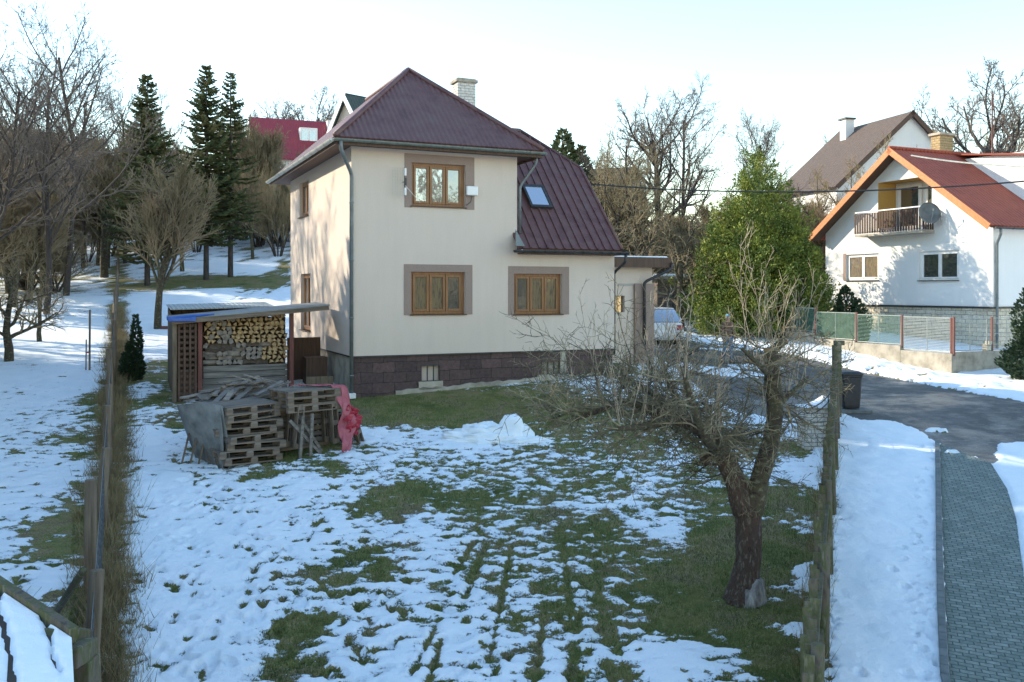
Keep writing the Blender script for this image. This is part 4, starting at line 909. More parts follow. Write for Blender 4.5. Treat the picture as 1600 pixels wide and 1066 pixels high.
# red tarpaulin draped over the right edge of the flat pallets
def cloth(path, width, wdir, mat, name, lab, amp=.05, seed=1, par=None):
    n, m_ = 26, 10; V = []; pts = [Vector(p) for p in path]
    for i in range(n + 1):
        f = i / n * (len(pts) - 1); k = min(int(f), len(pts) - 2); p = pts[k].lerp(pts[k + 1], f - k); ww = width[k] + (width[k + 1] - width[k]) * (f - k)
        for j in range(m_ + 1):
            v = j / m_ - .5; q = p + wdir * v * ww; nn = float(fbm(N2, np.array(i * .35 + seed), np.array(j * .5 + seed), 3)); q = q + PN * -amp * 2.2 * nn + Vector((0, 0, amp * nn)) + wdir * .04 * math.sin(i * .9 + j); V.append(q)
    mb = MB(); mb.add(V, [(i * (m_ + 1) + j, (i + 1) * (m_ + 1) + j, (i + 1) * (m_ + 1) + j + 1, i * (m_ + 1) + j + 1) for i in range(n) for j in range(m_)])
    o = mb.build(name, mat, par, smooth=True); s_ = o.modifiers.new('thick', 'SOLIDIFY'); s_.thickness = .008; s2 = o.modifiers.new('sub', 'SUBSURF'); s2.levels = s2.render_levels = 1
    if lab: tag(o, lab, 'tarpaulin')
    return o
T_ = c2 + Vector((0, 0, 1.36)); 
cloth([T_ - PD * .1 + PN * .45, T_ + PD * .35 + PN * .1, T_ + PD * .60 - PN * .30, T_ + PD * .68 - PN * .50 - Vector((0, 0, .5)), T_ + PD * .66 - PN * .56 - Vector((0, 0, .95)), T_ + PD * .50 - PN * .74 - Vector((0, 0, 1.33))], [.25, .3, .28, .3, .42, .12], PD, 'redtarp2', 'red_tarpaulin', 'long faded red tarpaulin hanging down the right edge of the pallets', .05, 3)
cloth([T_ + PD * .78 - PN * .42 - Vector((0, 0, .42)), T_ + PD * .82 - PN * .55 - Vector((0, 0, .7)), T_ + PD * .76 - PN * .60 - Vector((0, 0, 1.02))], [.18, .42, .2], PD, 'redtarp', 'red_tarpaulin', 'bunched bright red tarpaulin at the right foot of the pallets', .10, 9)
# remains of a snowman
def lump(name, c, rx, ry, rz, seed, lab, cat, par=None, amp=.25, mat='snow', fr_=2.0):
    n, m_ = 40, 22; V = []
    for i in range(m_ + 1):
        th = PI * .54 * i / m_
        for j in range(n):
            ph = 2 * PI * j / n; d = Vector((math.sin(th) * math.cos(ph), math.sin(th) * math.sin(ph), math.cos(th)))
            nn = float(fbm(N1, np.array(d.x * fr_ + seed), np.array(d.y * fr_ + d.z * fr_ * 1.3 - seed), 4)); q = 1 + amp * nn; V.append((c[0] + d.x * rx * q, c[1] + d.y * ry * q, c[2] + d.z * rz * q))
    mb = MB(); mb.add(V, [(i * n + j, (i + 1) * n + j, (i + 1) * n + (j + 1) % n, i * n + (j + 1) % n) for i in range(m_) for j in range(n)])
    o = mb.build(name, mat, par, smooth=True)
    if lab: tag(o, lab, cat)
    return o
g = G(800, 688); sh = empty('snow_heap', (g.x, g.y, g.z), 0, 'rough white snow heap with a stump of a snowman on the lawn', 'snow heap')
lump('stump', (0, .1, .05), .32, .28, .50, 1.2, None, None, sh, .22, fr_=1.2); lump('stump', (.27, .12, 0), .20, .2, .33, 5, None, None, sh, .35, fr_=1.5)
lump('mound', (-.55, .12, -.05), .9, .45, .38, 9, None, None, sh, .5, fr_=3.0); lump('mound', (.2, -.05, -.05), .7, .38, .15, 4, None, None, sh, .5, fr_=3.0); lump('mound', (-1.1, 0, -.05), .5, .3, .12, 2, None, None, sh, .5, fr_=3.0)
# ---------------------------------------------------------------- right fence, old mossy pickets
def rfx(y): return -.364 + .374 * y
fd = Vector((.374, 1, 0)).normalized()
rfence = empty('picket_fence', (rfx(8), 8, gz(rfx(8), 8)), 0, 'old mossy wooden fence running between the lawn and the snowy verge', 'fence'); o0 = rfence.location.copy()
random.seed(3); fside = Vector((fd.y, -fd.x, 0)); y = 5.6; k = 0
while y < 21.6:
    p = Vector((rfx(y), y, gz(rfx(y), y))) - o0; h = 1.18 + U(-.10, .07) + .08 * math.sin(y * 1.7); l = fside * U(-.035, .035) + fd * U(-.03, .03)
    mb = MB(); mb.bar(p - fside * .03, p - fside * .03 + l + Vector((0, 0, h)), .022, .085, up=fside); mb.build('picket', 'mosswood', rfence); y += .155 + U(-.02, .03); k += 1
for yy_ in [5.5 + 2.35 * i for i in range(7)]:
    p = Vector((rfx(yy_), yy_, gz(rfx(yy_), yy_))) - o0; mb = MB(); mb.tube([p + fside * .04, p + fside * (.04 + U(-.03, .03)) + Vector((0, 0, 1.32))], [.07, .06], 8); mb.build('post', 'mosswood', rfence, smooth=True)
for zz in (.35, .98):
    mb = MB(); P_ = []
    for i in range(8): yy_ = 5.5 + 2.3 * i; p = Vector((rfx(yy_), yy_, gz(rfx(yy_), yy_) + zz)) - o0 + fside * .02; P_.append(p)
    for a_, c_ in zip(P_, P_[1:]): mb.bar(a_, c_, .05, .07)
    mb.build('rail', 'mosswood', rfence)
gp_ = Vector((rfx(21.8), 21.8, gz(rfx(21.8), 21.8))) - o0; mb = MB(); mb.box((gp_.x - .09, gp_.y - .09, gp_.z), (gp_.x + .09, gp_.y + .09, gp_.z + 1.75)); mb.box((gp_.x - .05, gp_.y - .1, gp_.z + 1.75), (gp_.x + .16, gp_.y + .1, gp_.z + 1.86)); mb.build('post', 'mosswood', rfence, bevel=.01)
mb = MB()
for zz in (.5, .8, 1.1, 1.35): mb.tube([(rfx(19.) - o0.x + .02, 19. - o0.y, gz(rfx(19.), 19.) - o0.z + zz), gp_ + Vector((0, 0, zz + .1))], .006, 4)
mb.build('wire', 'metal_d', rfence)
# white brick pillar with a snowy sloping cap and curved iron
g = G(1278, 703); pil = empty('brick_pillar', (g.x - .02, g.y + .22, g.z), .15, 'low white brick pillar with a snowy top inside the fence', 'pillar')
mb = MB(); mb.box((-.27, -.2, 0), (.27, -.199, .82)); mb.box((-.27, .2, 0), (.27, .199, .82)); mb.build('brickwork', 'wbrick_x', pil)
mb = MB(); mb.box((-.271, -.199, 0), (-.268, .199, .82)); mb.box((.268, -.199, 0), (.271, .199, .82)); mb.build('side', 'wbrick_y', pil)
mb = MB(); mb.box((-.3, -.23, .82), (.3, .23, .86)); mb.build('cap', 'concrete', pil)
mb = MB(); V = []; n = 10
for i in range(n + 1):
    x = -.3 + .6 * i / n; zt_ = .88 + .30 * max(0, (i / n - .25)) ** 1.7; V += [(x, -.21, .862), (x, -.19, zt_), (x, .19, zt_ + .02), (x, .21, .862)]
mb.add(V, [(i * 4 + j, (i + 1) * 4 + j, (i + 1) * 4 + j + 1, i * 4 + j + 1) for i in range(n) for j in range(3)] + [(0, 1, 2, 3), tuple(n * 4 + j for j in (3, 2, 1, 0))]); mb.build('snow_cap', 'snow', pil, smooth=True)
mb = MB(); P_ = [Vector((-.33 + .66 * i / 12, -.25, .86 + .42 * (i / 12) ** 2.2)) for i in range(13)]; mb.tube(P_, .013, 6); mb.tube([p + Vector((0, 0, -.13)) for p in P_[5:]], .011, 6)
mb.tube([Vector((-.24 + .09 * math.cos(t_), -.25, .86 + .09 * math.sin(t_))) for t_ in [i * .5 for i in range(11)]], .01, 6)
for x in (.2, .33): mb.tube([(x, -.25, .15), (x, -.25, 1.12)], .013, 6)
mb.build('ironwork', 'metal_d', pil, smooth=True)
# wheelie bin on a slab
g = G(1335, 646); sl_ = MB().box((-.45, -.28, -.05), (.42, .33, .035)).build('bin_slab', 'kerb', None, bevel=.01); sl_.location = g + Vector((0, .2, .05)); tag(sl_, 'thin concrete slab under the black bin', 'slab')
wb = empty('wheelie_bin', g + Vector((-.02, .22, .088)), -.15, 'black wheelie bin standing on a slab at the end of the fence', 'bin')
def loft(mb, secs):
    o = len(mb.v)
    for x0, x1_, y0, y1_, z0, ch_ in secs:
        mb.v += [(x0 + ch_, y0, z0), (x1_ - ch_, y0, z0), (x1_, y0 + ch_, z0), (x1_, y1_ - ch_, z0), (x1_ - ch_, y1_, z0), (x0 + ch_, y1_, z0), (x0, y1_ - ch_, z0), (x0, y0 + ch_, z0)]
    for i in range(len(secs) - 1):
        for j in range(8): mb.f.append((o + i * 8 + j, o + i * 8 + (j + 1) % 8, o + (i + 1) * 8 + (j + 1) % 8, o + (i + 1) * 8 + j)); mb.m.append(0)
    mb.f.append(tuple(o + j for j in range(7, -1, -1))); mb.f.append(tuple(o + (len(secs) - 1) * 8 + j for j in range(8))); mb.m += [0, 0]
mb = MB(); loft(mb, [(-.19, .19, -.19, .2, .03, .04), (-.2, .2, -.2, .21, .1, .04), (-.235, .235, -.25, .25, .80, .04), (-.25, .25, -.27, .26, .81, .03), (-.25, .25, -.27, .26, .85, .03)]); mb.build('body', 'black', wb, bevel=.008)
mb = MB(); loft(mb, [(-.265, .265, -.29, .27, .855, .03), (-.265, .265, -.29, .27, .885, .03), (-.22, .22, -.22, .22, .93, .05), (-.12, .12, -.12, .12, .94, .04)]); mb.tube([(-.2, .30, .87), (.2, .30, .87)], .02, 8); mb.build('lid', 'black', wb, bevel=.006)
for x in (-.2, .2): mb = MB(); mb.tube([(x - .02, .2, .09), (x + .02, .2, .09)], .09, 16); mb.build('wheel', 'metal_d', wb)
mb = MB()   # printed white mark on the side: two stacked loops
for cy, r_ in ((.60, .045), (.50, .055)): mb.tube([Vector((.232 + .0, -.05 + r_ * math.cos(t_) * .8, cy + r_ * math.sin(t_))) for t_ in [i * .524 for i in range(13)]], .010, 5)
mb.build('white_mark', 'white', wb)
# ---------------------------------------------------------------- left wire fence
def lfx(y): return -.287 - .428 * y
lfence = empty('wire_fence', (lfx(9), 9, gz(lfx(9), 9)), 0, 'old wire fence on thick grey posts running up the slope at the left', 'fence'); o1 = lfence.location.copy()
LP_ = [7.0, 9.1, 11.5, 14.0, 16.6, 19.4, 22.4, 25.2, 28.0, 31, 34, 37.5, 41, 45, 49, 54]
random.seed(14)
for i, yy_ in enumerate(LP_):
    x_ = lfx(yy_) + (-.12 if i == 2 else 0); p = Vector((x_, yy_, gz(x_, yy_) - .05)) - o1; hh = (1.5, 1.52, 1.65, 1.4, 1.5, 1.3, 1.55, 1.35, 1.5)[i] if i < 9 else U(1.2, 1.5)
    mb = MB(); mb.tube([p, p + Vector((U(-.03, .03), U(-.04, .04), hh * .5)), p + Vector((U(-.05, .05), U(-.05, .05), hh))], [.085, .078, .072], 9); mb.build('post', 'oldwoodz', lfence, smooth=True)
mb = MB()
for zz in (.1, .35, .6, .85, 1.1, 1.3): mb.tube([Vector((lfx(yy_), yy_, gz(lfx(yy_), yy_) + zz + U(-.03, .03))) - o1 for yy_ in LP_], .004, 3, cap=False)
mb.build('wire', 'metal_g', lfence)
mb = MB(); q = []
y = 7.
while y < 32:     # diamond mesh
    for sgn in (-1, 1):
        a_ = Vector((lfx(y), y, gz(lfx(y), y) + (.05 if sgn > 0 else 1.25))) - o1; y2 = y + 1.2; c_ = Vector((lfx(y2), y2, gz(lfx(y2), y2) + (1.25 if sgn > 0 else .05))) - o1; mb.tube([a_, c_], .0022, 3, cap=False)
    y += .24
mb.build('wire_mesh', 'metal_d', lfence)
mb = MB(); a_ = W(130, 892, 9.15); c_ = G(78, 972); mb.tube([a_ - o1, c_ - o1], [.04, .045], 7); mb.build('brace', 'mosswood', lfence, smooth=True)
# side run of the mesh going left behind the snowy roof
sf = empty('side_wire_fence', (lfx(9.1), 9.1, gz(lfx(9.1), 9.1)), 0, 'sagging diamond mesh fence going left from the thick near post', 'fence'); mb = MB(); nn = 46
pA = Vector((lfx(9.1), 9.1, 0)); pB = Vector((-9.6, 10.2, 0))
for i in range(nn):
    for sgn in (-1, 1):
        f = i / nn; f2 = min(1, f + .2); hh = 1.25
        if f2 - f < .2: hh = 1.25 * (f2 - f) / .2
        a_ = pA.lerp(pB, f); c_ = pA.lerp(pB, f2); a_.z = gz(a_.x, a_.y) + (.02 if sgn > 0 else 1.25); c_.z = gz(c_.x, c_.y) + (.02 + hh if sgn > 0 else 1.25 - hh + .02); mb.tube([a_ - sf.location, c_ - sf.location], .0022, 3, cap=False)
mb.build('wire_mesh', 'metal_g', sf)
for f in (.45, .98): p = pA.lerp(pB, f); p.z = gz(p.x, p.y); p -= sf.location; mb = MB(); mb.tube([p, p + Vector((0, 0, 1.4))], .05, 8); mb.build('post', 'oldwoodz', sf)
# snowy shed roof in the near left corner
rA = W(108, 997, 6.84); rB = W(-40, 898, 7.6); ed = (rB - rA).normalized(); pr = Vector((.46, -.89, 0)).normalized()
sr = empty('small_shed', (rA.x - 1, rA.y - 1, gz(rA.x, rA.y)), 0, 'small timber shed with snow on its roof in the near left corner', 'shed'); o2 = sr.location.copy(); dn = Vector((0, 0, -.22))
def rp(u, v, h=0): return rA + ed * u + pr * v + dn * v + Vector((0, 0, h)) - o2
mb = MB(); mb.slab([rp(0, 0), rp(4, 0), rp(4, 2.6), rp(0, 2.6)], .05); mb.build('roof', 'brownroof', sr)
n1, n2 = 70, 46; V = []; keep = {}
for i in range(n1 + 1):
    for j in range(n2 + 1):
        u, v = 3.95 * i / n1 - .03, .07 + 2.45 * j / n2; c_ = float(fbm(N2, np.array(u * 1.9), np.array(v * 1.9 + 5), 4)); seam = min(abs((u * .9 + v * .25 + .04 * c_) % .62 - .31), 1)
        hgt = .06 * float(sm(-.35, .0, c_ + .25 - 1.5 * math.exp(-(seam / .055) ** 2) * (1 if c_ < .25 else .5))); keep[(i, j)] = hgt; V.append(rp(u, v, .004 + hgt - .010))
mb = MB(); mb.add(V, [(i * (n2 + 1) + j, i * (n2 + 1) + j + 1, (i + 1) * (n2 + 1) + j + 1, (i + 1) * (n2 + 1) + j) for i in range(n1) for j in range(n2)]); mb.build('snow_cover', 'snow', sr, smooth=True)
mb = MB(); mb.bar(rp(-.06, -.02, .03), rp(4, -.02, .03), .07, .12); mb.bar(rp(-.04, -.02, -.09), rp(4, -.02, -.09), .05, .10); mb.build('edge_board', 'mosswood', sr)
mb = MB()
for a_, c_ in ((rp(.1, .1), rp(3.9, .1)), (rp(.1, .1), rp(.1, 2.5))):
    mb.add([(a_.x, a_.y, 0), (c_.x, c_.y, 0), c_ - Vector((0, 0, .06)), a_ - Vector((0, 0, .06))], [(0, 1, 2, 3)])
mb.build('board_wall', 'oldwoodz', sr)
for lab, aa, cc, w_ in (('thick split timber lying beside the near fence post, above the other', W(76, 993, 6.85), W(134, 992, 7.2), .13), ('short timber block wedged between shed roof and fence post', W(100, 1030, 6.7), W(132, 1012, 7.1), .2)):
    mb = MB(); mb.bar(aa, cc, w_, w_ * .75); tag(mb.build('timber', 'mosswood', None, bevel=.012), lab, 'timber')
mb = MB(); aa = W(118, 1036, 6.9); mb.box((aa.x - .12, aa.y, 0), (aa.x + .10, aa.y + .2, aa.z)); tag(mb.build('timber', 'mosswood', None, bevel=.012), 'upright timber post standing under the wedged block at the shed corner', 'timber')
# sapling tied to stakes
g = G(140, 580); st = empty('sapling_stakes', g, 0, 'thin dark stake with a tied sapling on the left meadow', 'stake')
mb = MB(); mb.tube([(0, 0, 0), (.01, 0, 1.85)], .03, 7); mb.build('stake', 'oldwoodz', st); mb = MB(); mb.tube([(-.11, 0, 0), (-.10, 0, .95)], .02, 6); mb.build('stake', 'oldwoodz', st)
mb = MB(); mb.tube([(-.1, .01, .55), (0, .04, .56), (.01, -.04, .57), (-.1, -.03, .55)], .02, 5); mb.build('tie', 'redtarp2', st)
# timber sandbox edge by the round tree
g = G(250, 516); tb = MB(); tb.box((0, 0, -.05), (3.2, .14, .16)); o = tb.build('border_log', 'redwood', None, bevel=.03); o.location = g; o.rotation_euler = (0, 0, HA * .4); tag(o, 'low red brown timber border on the snow beside the round tree', 'border')
# ---------------------------------------------------------------- white gabled house on the right
NB = Vector((19.06, 36.0, 0)); NU, NV = HU, HV
nb = empty('neighbour_house', NB, HA, 'white gabled house with red tiled roof, balcony and pale stone plinth', 'house')
# local: gable wall on plane x=0 (faces -x), y runs back from the near corner; roof ridge along +x
def nf(px, py, t=0): return on_plane(px, py, NB + NU * t, NV)
GW = nf(1290, 0)[0]; PKs = nf(1408, 0)[0]
zPl = CZ - .64; zE0 = 6.85; zE1 = 6.85
pk = CZ + (HY - 236) / F * (NB.y + NV.y * PKs)
zb_ = 1.2
def nrect(x0, x1_, y0, y1_):
    a, c = nf(x1_, 0)[0], nf(x0, 0)[0]; xm = (x0 + x1_) / 2; return (min(a, c), max(a, c), nf(xm, y1_)[1], nf(xm, y0)[1])
nw1 = nrect(1436, 1498, 392, 438); nw2 = nrect(1322, 1373, 397, 438); nbal = nrect(1372, 1456, 280, 361)
mb = MB(); us = sorted({0, GW, PKs, nw1[0], nw1[1], nw2[0], nw2[1], nbal[0], nbal[1]})
wall_holes(mb, 0, GW, zPl, zE0, [nw1, nw2], 'y', 0, .16)
sl_r = (pk - zE0) / PKs; sl_l = (pk - zE1) / (GW - PKs)
def ztop(y): return zE0 + sl_r * y if y < PKs else zE1 + sl_l * (GW - y)
# upper gable with the balcony recess cut out: strips
for a_, c_ in zip(us, us[1:]):
    mid = (a_ + c_) / 2
    if nbal[0] <= mid <= nbal[1]:
        if nbal[2] > zE0: mb.quad((0, a_, zE0), (0, c_, zE0), (0, c_, nbal[2]), (0, a_, nbal[2]))
        mb.quad((0, a_, nbal[3]), (0, c_, nbal[3]), (0, c_, ztop(c_)), (0, a_, ztop(a_)))
    else: mb.quad((0, a_, zE0), (0, c_, zE0), (0, c_, ztop(c_)), (0, a_, ztop(a_)))
NL = 12.0
mb.quad((0, 0, zPl), (NL, 0, zPl), (NL, 0, zE0), (0, 0, zE0)); mb.quad((0, GW, zPl), (NL, GW, zPl), (NL, GW, zE1), (0, GW, zE1)); mb.quad((NL, 0, zPl), (NL, GW, zPl), (NL, GW, zE1), (NL, 0, zE0))
mb.build('wall', 'plaster_w', nb)
# recess (loggia): yellow lining, back wall with door and window
M['yellow'] = plaster('ochre_plaster', (.62, .40, .12), .95)
zf_ = max(nbal[2], zE0)
y0, y1, zz0, zz1 = nbal; R_d = 1.1
mb = MB(); mb.quad((0, y0, zz0), (R_d, y0, zz0), (R_d, y0, zz1), (0, y0, zz1)); mb.quad((0, y1, zz0), (R_d, y1, zz0), (R_d, y1, zz1), (0, y1, zz1)); mb.quad((0, y0, zz1), (R_d, y0, zz1), (R_d, y1, zz1), (0, y1, zz1)); mb.build('balcony_recess', 'yellow', nb)
mb = MB(); mb.quad((R_d, y0, zz0), (R_d, y1, zz0), (R_d, y1, zz1), (R_d, y0, zz1)); mb.build('recess_wall', 'plaster_w', nb)
window((y0 + .2, y0 + 1.25, zz0 + .2, zz1 - .15), 1, ('glass_d',), y=-.08, parent=nb, axis='y', at=R_d, wm='white', sill='white'); window((y0 + 1.45, y0 + 2.75, zz0 + .02, zz1 - .1), 1, ('glass_d',), y=-.08, parent=nb, axis='y', at=R_d, wm='white', sill='white')
M['railwood'] = wood('dark_railing_wood', (.028, .014, .009), (.075, .036, .022), 'z', 5, .7, .3)
# balcony slab and railing
mb = MB(); bw0, bw1 = nrect(1355, 1459, 0, 0)[:2]; bz = nf(1410, 364)[1]; out = .75
mb.box((-out, bw0 - .05, bz - .10), (.0, bw1, bz)); bl = mb.build('balcony', 'concrete', nb)
mb = MB(); mb.box((-out, bw0 - .05, bz + .98), (-out + .07, bw1, bz + 1.03)); mb.box((-out + .07, bw0 - .05, bz + .98), (0, bw0 + .02, bz + 1.03)); mb.box((-out + .07, bw1 - .07, bz + .98), (0, bw1, bz + 1.03)); mb.box((-out, bw0 - .05, bz + .06), (-out + .05, bw1, bz + .11)); mb.build('handrail', 'white', bl)
n = 26
for k in range(n): y = bw0 + (bw1 - bw0 - .08) * k / (n - 1); mb = MB(); mb.box((-out - .02, y - .005, bz + .03), (-out + .0 - .002, y + .095, bz + .93)); mb.build('baluster', 'railwood', bl)
for k in range(5):
    mb = MB(); x = -out + .05 + k * .13; mb.box((x, bw0 - .07, bz + .03), (x + .09, bw0 - .052, bz + .93)); mb.build('baluster', 'railwood', bl)
for h in (nw1, nw2):
    window(h, 2, ('glass_c',) * 2 if h is nw2 else ('glass_d',) * 2, y=.10, parent=nb, axis='y', at=0, wm='white', sill='metal_d', sillout=.09)
mb = MB(); h = nw2; mb.box((-.012, h[1], h[2]), (0, h[1] + .18, h[3] + .06)); mb.build('surround', 'surround', nb)
# plinth and trim
mb = MB(); mb.quad((.03, .03, zb_), (.03, GW, zb_), (.03, GW, zPl), (.03, .03, zPl)); mb.build('plinth', 'stone_y', nb)
mb = MB(); mb.quad((.03, .03, zb_), (NL, .03, zb_), (NL, .03, zPl), (.03, .03, zPl)); mb.build('plinth', 'stone_x', nb)
mb = MB(); mb.box((-.04, -.04, zPl - .06), (.03, GW, zPl + .02)); mb.box((.03, -.04, zPl - .06), (NL, .02, zPl + .02)); mb.build('base_trim', 'metal_d', nb)
# roof
ov = .70; oy = .45
def zr(y): return (zE0 + sl_r * y if y < PKs else zE1 + sl_l * (GW - y)) + .06
mb = MB(); pkz = pk + .06
mb.slab([(-ov, -oy, zr(-oy)), (NL + ov, -oy, zr(-oy)), (NL + ov, PKs, pkz), (-ov, PKs, pkz)], .08); mb.build('roof', 'rtile_x', nb)
mb = MB(); mb.slab([(-ov, GW + oy, zE1 - sl_l * oy + .06), (NL + ov, GW + oy, zE1 - sl_l * oy + .06), (NL + ov, PKs, pkz), (-ov, PKs, pkz)], .08); mb.build('roof', 'rtile_x', nb)
for ya, yb in ((-oy, PKs), (GW + oy, PKs)):
    mb = MB(); za = zE0 - sl_r * oy if ya < 0 else zE1 - sl_l * oy
    mb.slab([(-ov - .035, ya, za - .02 + .12), (-ov - .002, ya, za - .02 + .12), (-ov - .002, yb, pk + .12), (-ov - .035, yb, pk + .12)], .26)
    mb.build('bargeboard', 'orange', nb)
    mb = MB(); mb.slab([(-ov, ya, za - .035), (-.002, ya, za - .035), (-.002, yb, pk - .035), (-ov, yb, pk - .035)], .02); mb.build('soffit', 'darkwood', nb)
mb = MB(); mb.tube([(-ov - .02, PKs, pkz + .04), (NL, PKs, pkz + .04)], .09, 8); mb.build('ridge_cap', 'rtile_x', nb, smooth=True)
gutter(((-ov + .1, -oy - .08, zr(-oy) - .08), (NL, -oy - .08, zr(-oy) - .08)), .075, 'metal_d', nb)
pipe([(-.25, -oy - .08, zr(-oy) - .15), (-.25, -oy - .08, zr(-oy) - .35), (.12, -.08, zE0 - .95), (.12, -.08, 1.5)], .055, 'metal_g', nb)
# white dormer with lean-to roof and brick chimney
d0 = 3.55; mb = MB(); ya_, yb_ = .9, PKs - .35
mb.add([(d0, ya_, zr(ya_)), (d0, yb_, zr(yb_)), (d0, ya_ + .2, zr(yb_) - .06)], [(0, 1, 2)]); mb.quad((d0, ya_ + .0, zr(ya_)), (NL - 1.5, ya_, zr(ya_)), (NL - 1.5, ya_ + .2, zr(yb_) - .1), (d0, ya_ + .2, zr(yb_) - .06)); mb.build('dormer', 'plaster_w', nb)
mb = MB(); mb.slab([(d0 - .25, ya_ - .25, zr(yb_) - .22), (NL - 1.2, ya_ - .25, zr(yb_) - .22), (NL - 1.2, PKs, pkz + .02), (d0 - .25, PKs, pkz + .02)], .07); mb.build('dormer_roof', 'rtile_x', nb)
cxx = 3.1; mb = MB(); mb.box((cxx - .42, PKs + .25, pk - .8), (cxx + .42, PKs + .75, pk + .95)); chn = mb.build('chimney', 'ybrick_y', nb)
mb = MB(); mb.box((cxx - .5, PKs + .17, pk + .95), (cxx + .5, PKs + .83, pk + 1.06)); mb.build('cap', 'concrete', chn)
mb = MB(); mb.tube([(6.3, PKs + .4, pk - .3), (6.3, PKs + .4, pk + 3.3)], .035, 7); mb.build('mast', 'redwood', nb)
# satellite dish left of the near corner
dy, dz = nf(1466, 335)
dish = empty('satellite_dish', NB + NV * dy + NU * -.55 + Vector((0, 0, dz)), HA, 'grey satellite dish on a bracket beside the balcony', 'satellite dish')
mb = MB(); n, m_ = 28, 7; V = [Vector((0, 0, 0))]
for i in range(1, m_):
    r_ = .45 * i / (m_ - 1)
    for j in range(n): a_ = 2 * PI * j / n; V.append(Vector((-.35 * r_ * r_ * 1.4, r_ * math.cos(a_), r_ * math.sin(a_) * 1.08)))
rot = Matrix.Rotation(math.radians(62), 3, 'Z') @ Matrix.Rotation(.35, 3, 'Y')
mb.add([rot @ v for v in V], [(0, 1 + j, 1 + (j + 1) % n) for j in range(n)] + [(1 + (i - 1) * n + j, 1 + i * n + j, 1 + i * n + (j + 1) % n, 1 + (i - 1) * n + (j + 1) % n) for i in range(1, m_ - 1) for j in range(n)])
dd = mb.build('reflector', 'metal_g', dish, smooth=True); s_ = dd.modifiers.new('t', 'SOLIDIFY'); s_.thickness = .01
mb = MB(); tip = rot @ Vector((-.5, 0, -.1)); mb.tube([rot @ Vector((-.05, 0, -.45)), tip], .012, 5); mb.tube([tip, tip + Vector((0, 0, .1))], .03, 7); mb.tube([(0.03, 0, 0), (.55, 0, -.0)], .02, 6); mb.tube([(.3, 0, -.02), (.3, -.35, 0), (.3, -.35, -.5)], .018, 6); mb.build('bracket', 'metal_g', dish)
# ---------------------------------------------------------------- garden wall with framed mesh panels
C0 = Vector((15.0, 31.0, 0)); 
def fpt(t, z=0): return C0 + NV * t + Vector((0, 0, z))
def grnd(p): return gz(p.x, p.y)
gw = empty('garden_wall', (C0.x, C0.y, 1.1), HA, 'low rough concrete garden wall in front of the white house', 'wall')
tops = [(0, 2.2, 1.86), (2.2, 4.4, 2.02), (4.4, 6.6, 2.08), (6.6, 13.2, 2.3)]
for t0, t1_, zt_ in tops:
    mb = MB(); mb.box((-.0, t0 + (.001 if t0 else 0), 0 - 1.1 + .3), (.22, t1_, zt_ - 1.1)); mb.build('section', 'concrete', gw, bevel=.015)
mb = MB(); mb.box((.221, 0, -.8), (4.8, .22, 1.90 - 1.1)); mb.build('section', 'concrete', gw, bevel=.015)
mb = MB(); mb.box((1.75, .02, .8), (1.98, .2, 1.05)); mb.box((1.86, .03, 1.05), (2.02, .18, 1.16)); mb.build('stone', 'stone_x', gw)
M['greenmesh'] = nmat('teal_painted_rods', [(.08, .17, .13), (.15, .26, .2)], 5, .5)
M['palerod'] = nmat('pale_steel_rods', [(.25, .28, .26), (.42, .44, .4)], 5, .5)
M['greenslat'] = nmat('green_plastic_mesh', [(.03, .08, .06), (.06, .13, .09), (.2, .2, .06)], 2, .6)
gf = empty('garden_fence', (C0.x, C0.y, 1.1), HA, 'steel framed panels with rods standing on the garden wall', 'fence')
def panel(a_, c_, z0, z1, rods, mat, ax='y', at=.1, mesh=False):
    def P(u, z): return (at, u, z) if ax == 'y' else (u, at, z)
    mb = MB(); mb.tube([P(a_ + .06, z0), P(c_ - .06, z0), P(c_ - .06, z1), P(a_ + .06, z1), P(a_ + .06, z0)], .018, 5); m_ = (a_ + c_) / 2; mb.tube([P(m_, z0), P(m_, z1)], .014, 5)
    fr_ = mb.build('panel_frame', 'palerod', gf)
    mb = MB()
    for k in range(rods): z_ = z0 + (z1 - z0) * (k + .5) / rods; mb.tube([P(a_ + .06, z_), P(c_ - .06, z_)], .011, 4)
    mb.build('rods', mat, fr_)
    mb = MB(); p = P(a_, 0); mb.box((p[0] - .03, p[1] - .03, z0 - .12), (p[0] + .03, p[1] + .03, z1 + .04)); mb.build('post', 'redwood', gf)
    mb = MB(); 
    if mesh:
        k = 0
        while k < 30:
            u0 = a_ + (c_ - a_) * k / 30; u1 = min(c_, u0 + (z1 - z0)); w1_ = z0 + (u1 - u0); mb.tube([P(u0, z0), P(u1, w1_)], .003, 3); mb.tube([P(u0, z1), P(u1, z1 - (u1 - u0))], .003, 3); k += 1
        mb.build('mesh', 'palerod', fr_)
panel(0, 2.2, .80, 1.98, 22, 'palerod'); panel(2.2, 4.4, .96, 2.0, 20, 'greenmesh'); panel(4.4, 6.6, 1.02, 2.05, 24, 'greenmesh')
panel(6.6, 8.8, 1.25, 2.2, 22, 'greenmesh'); panel(8.8, 11, 1.25, 2.25, 3, 'palerod', mesh=True); panel(11, 13.2, 1.25, 2.3, 3, 'palerod', mesh=True)
panel(.1, 1.9, .85, 1.95, 3, 'palerod', 'x', .1, True); panel(2.1, 3.6, .85, 1.95, 3, 'palerod', 'x', .1, True)
mb = MB()
for k in range(2):
    z0, z1 = (1.03, 1.27)[k], (2.04, 2.19)[k]; a_, c_ = (4.5, 6.7)[k], (6.5, 8.7)[k]
    for i in range(26):
        u = a_ + (c_ - a_) * i / 26; mb.quad((.13, u, z0), (.13, u + .055, z0), (.13, u + .055, z1), (.13, u, z1))
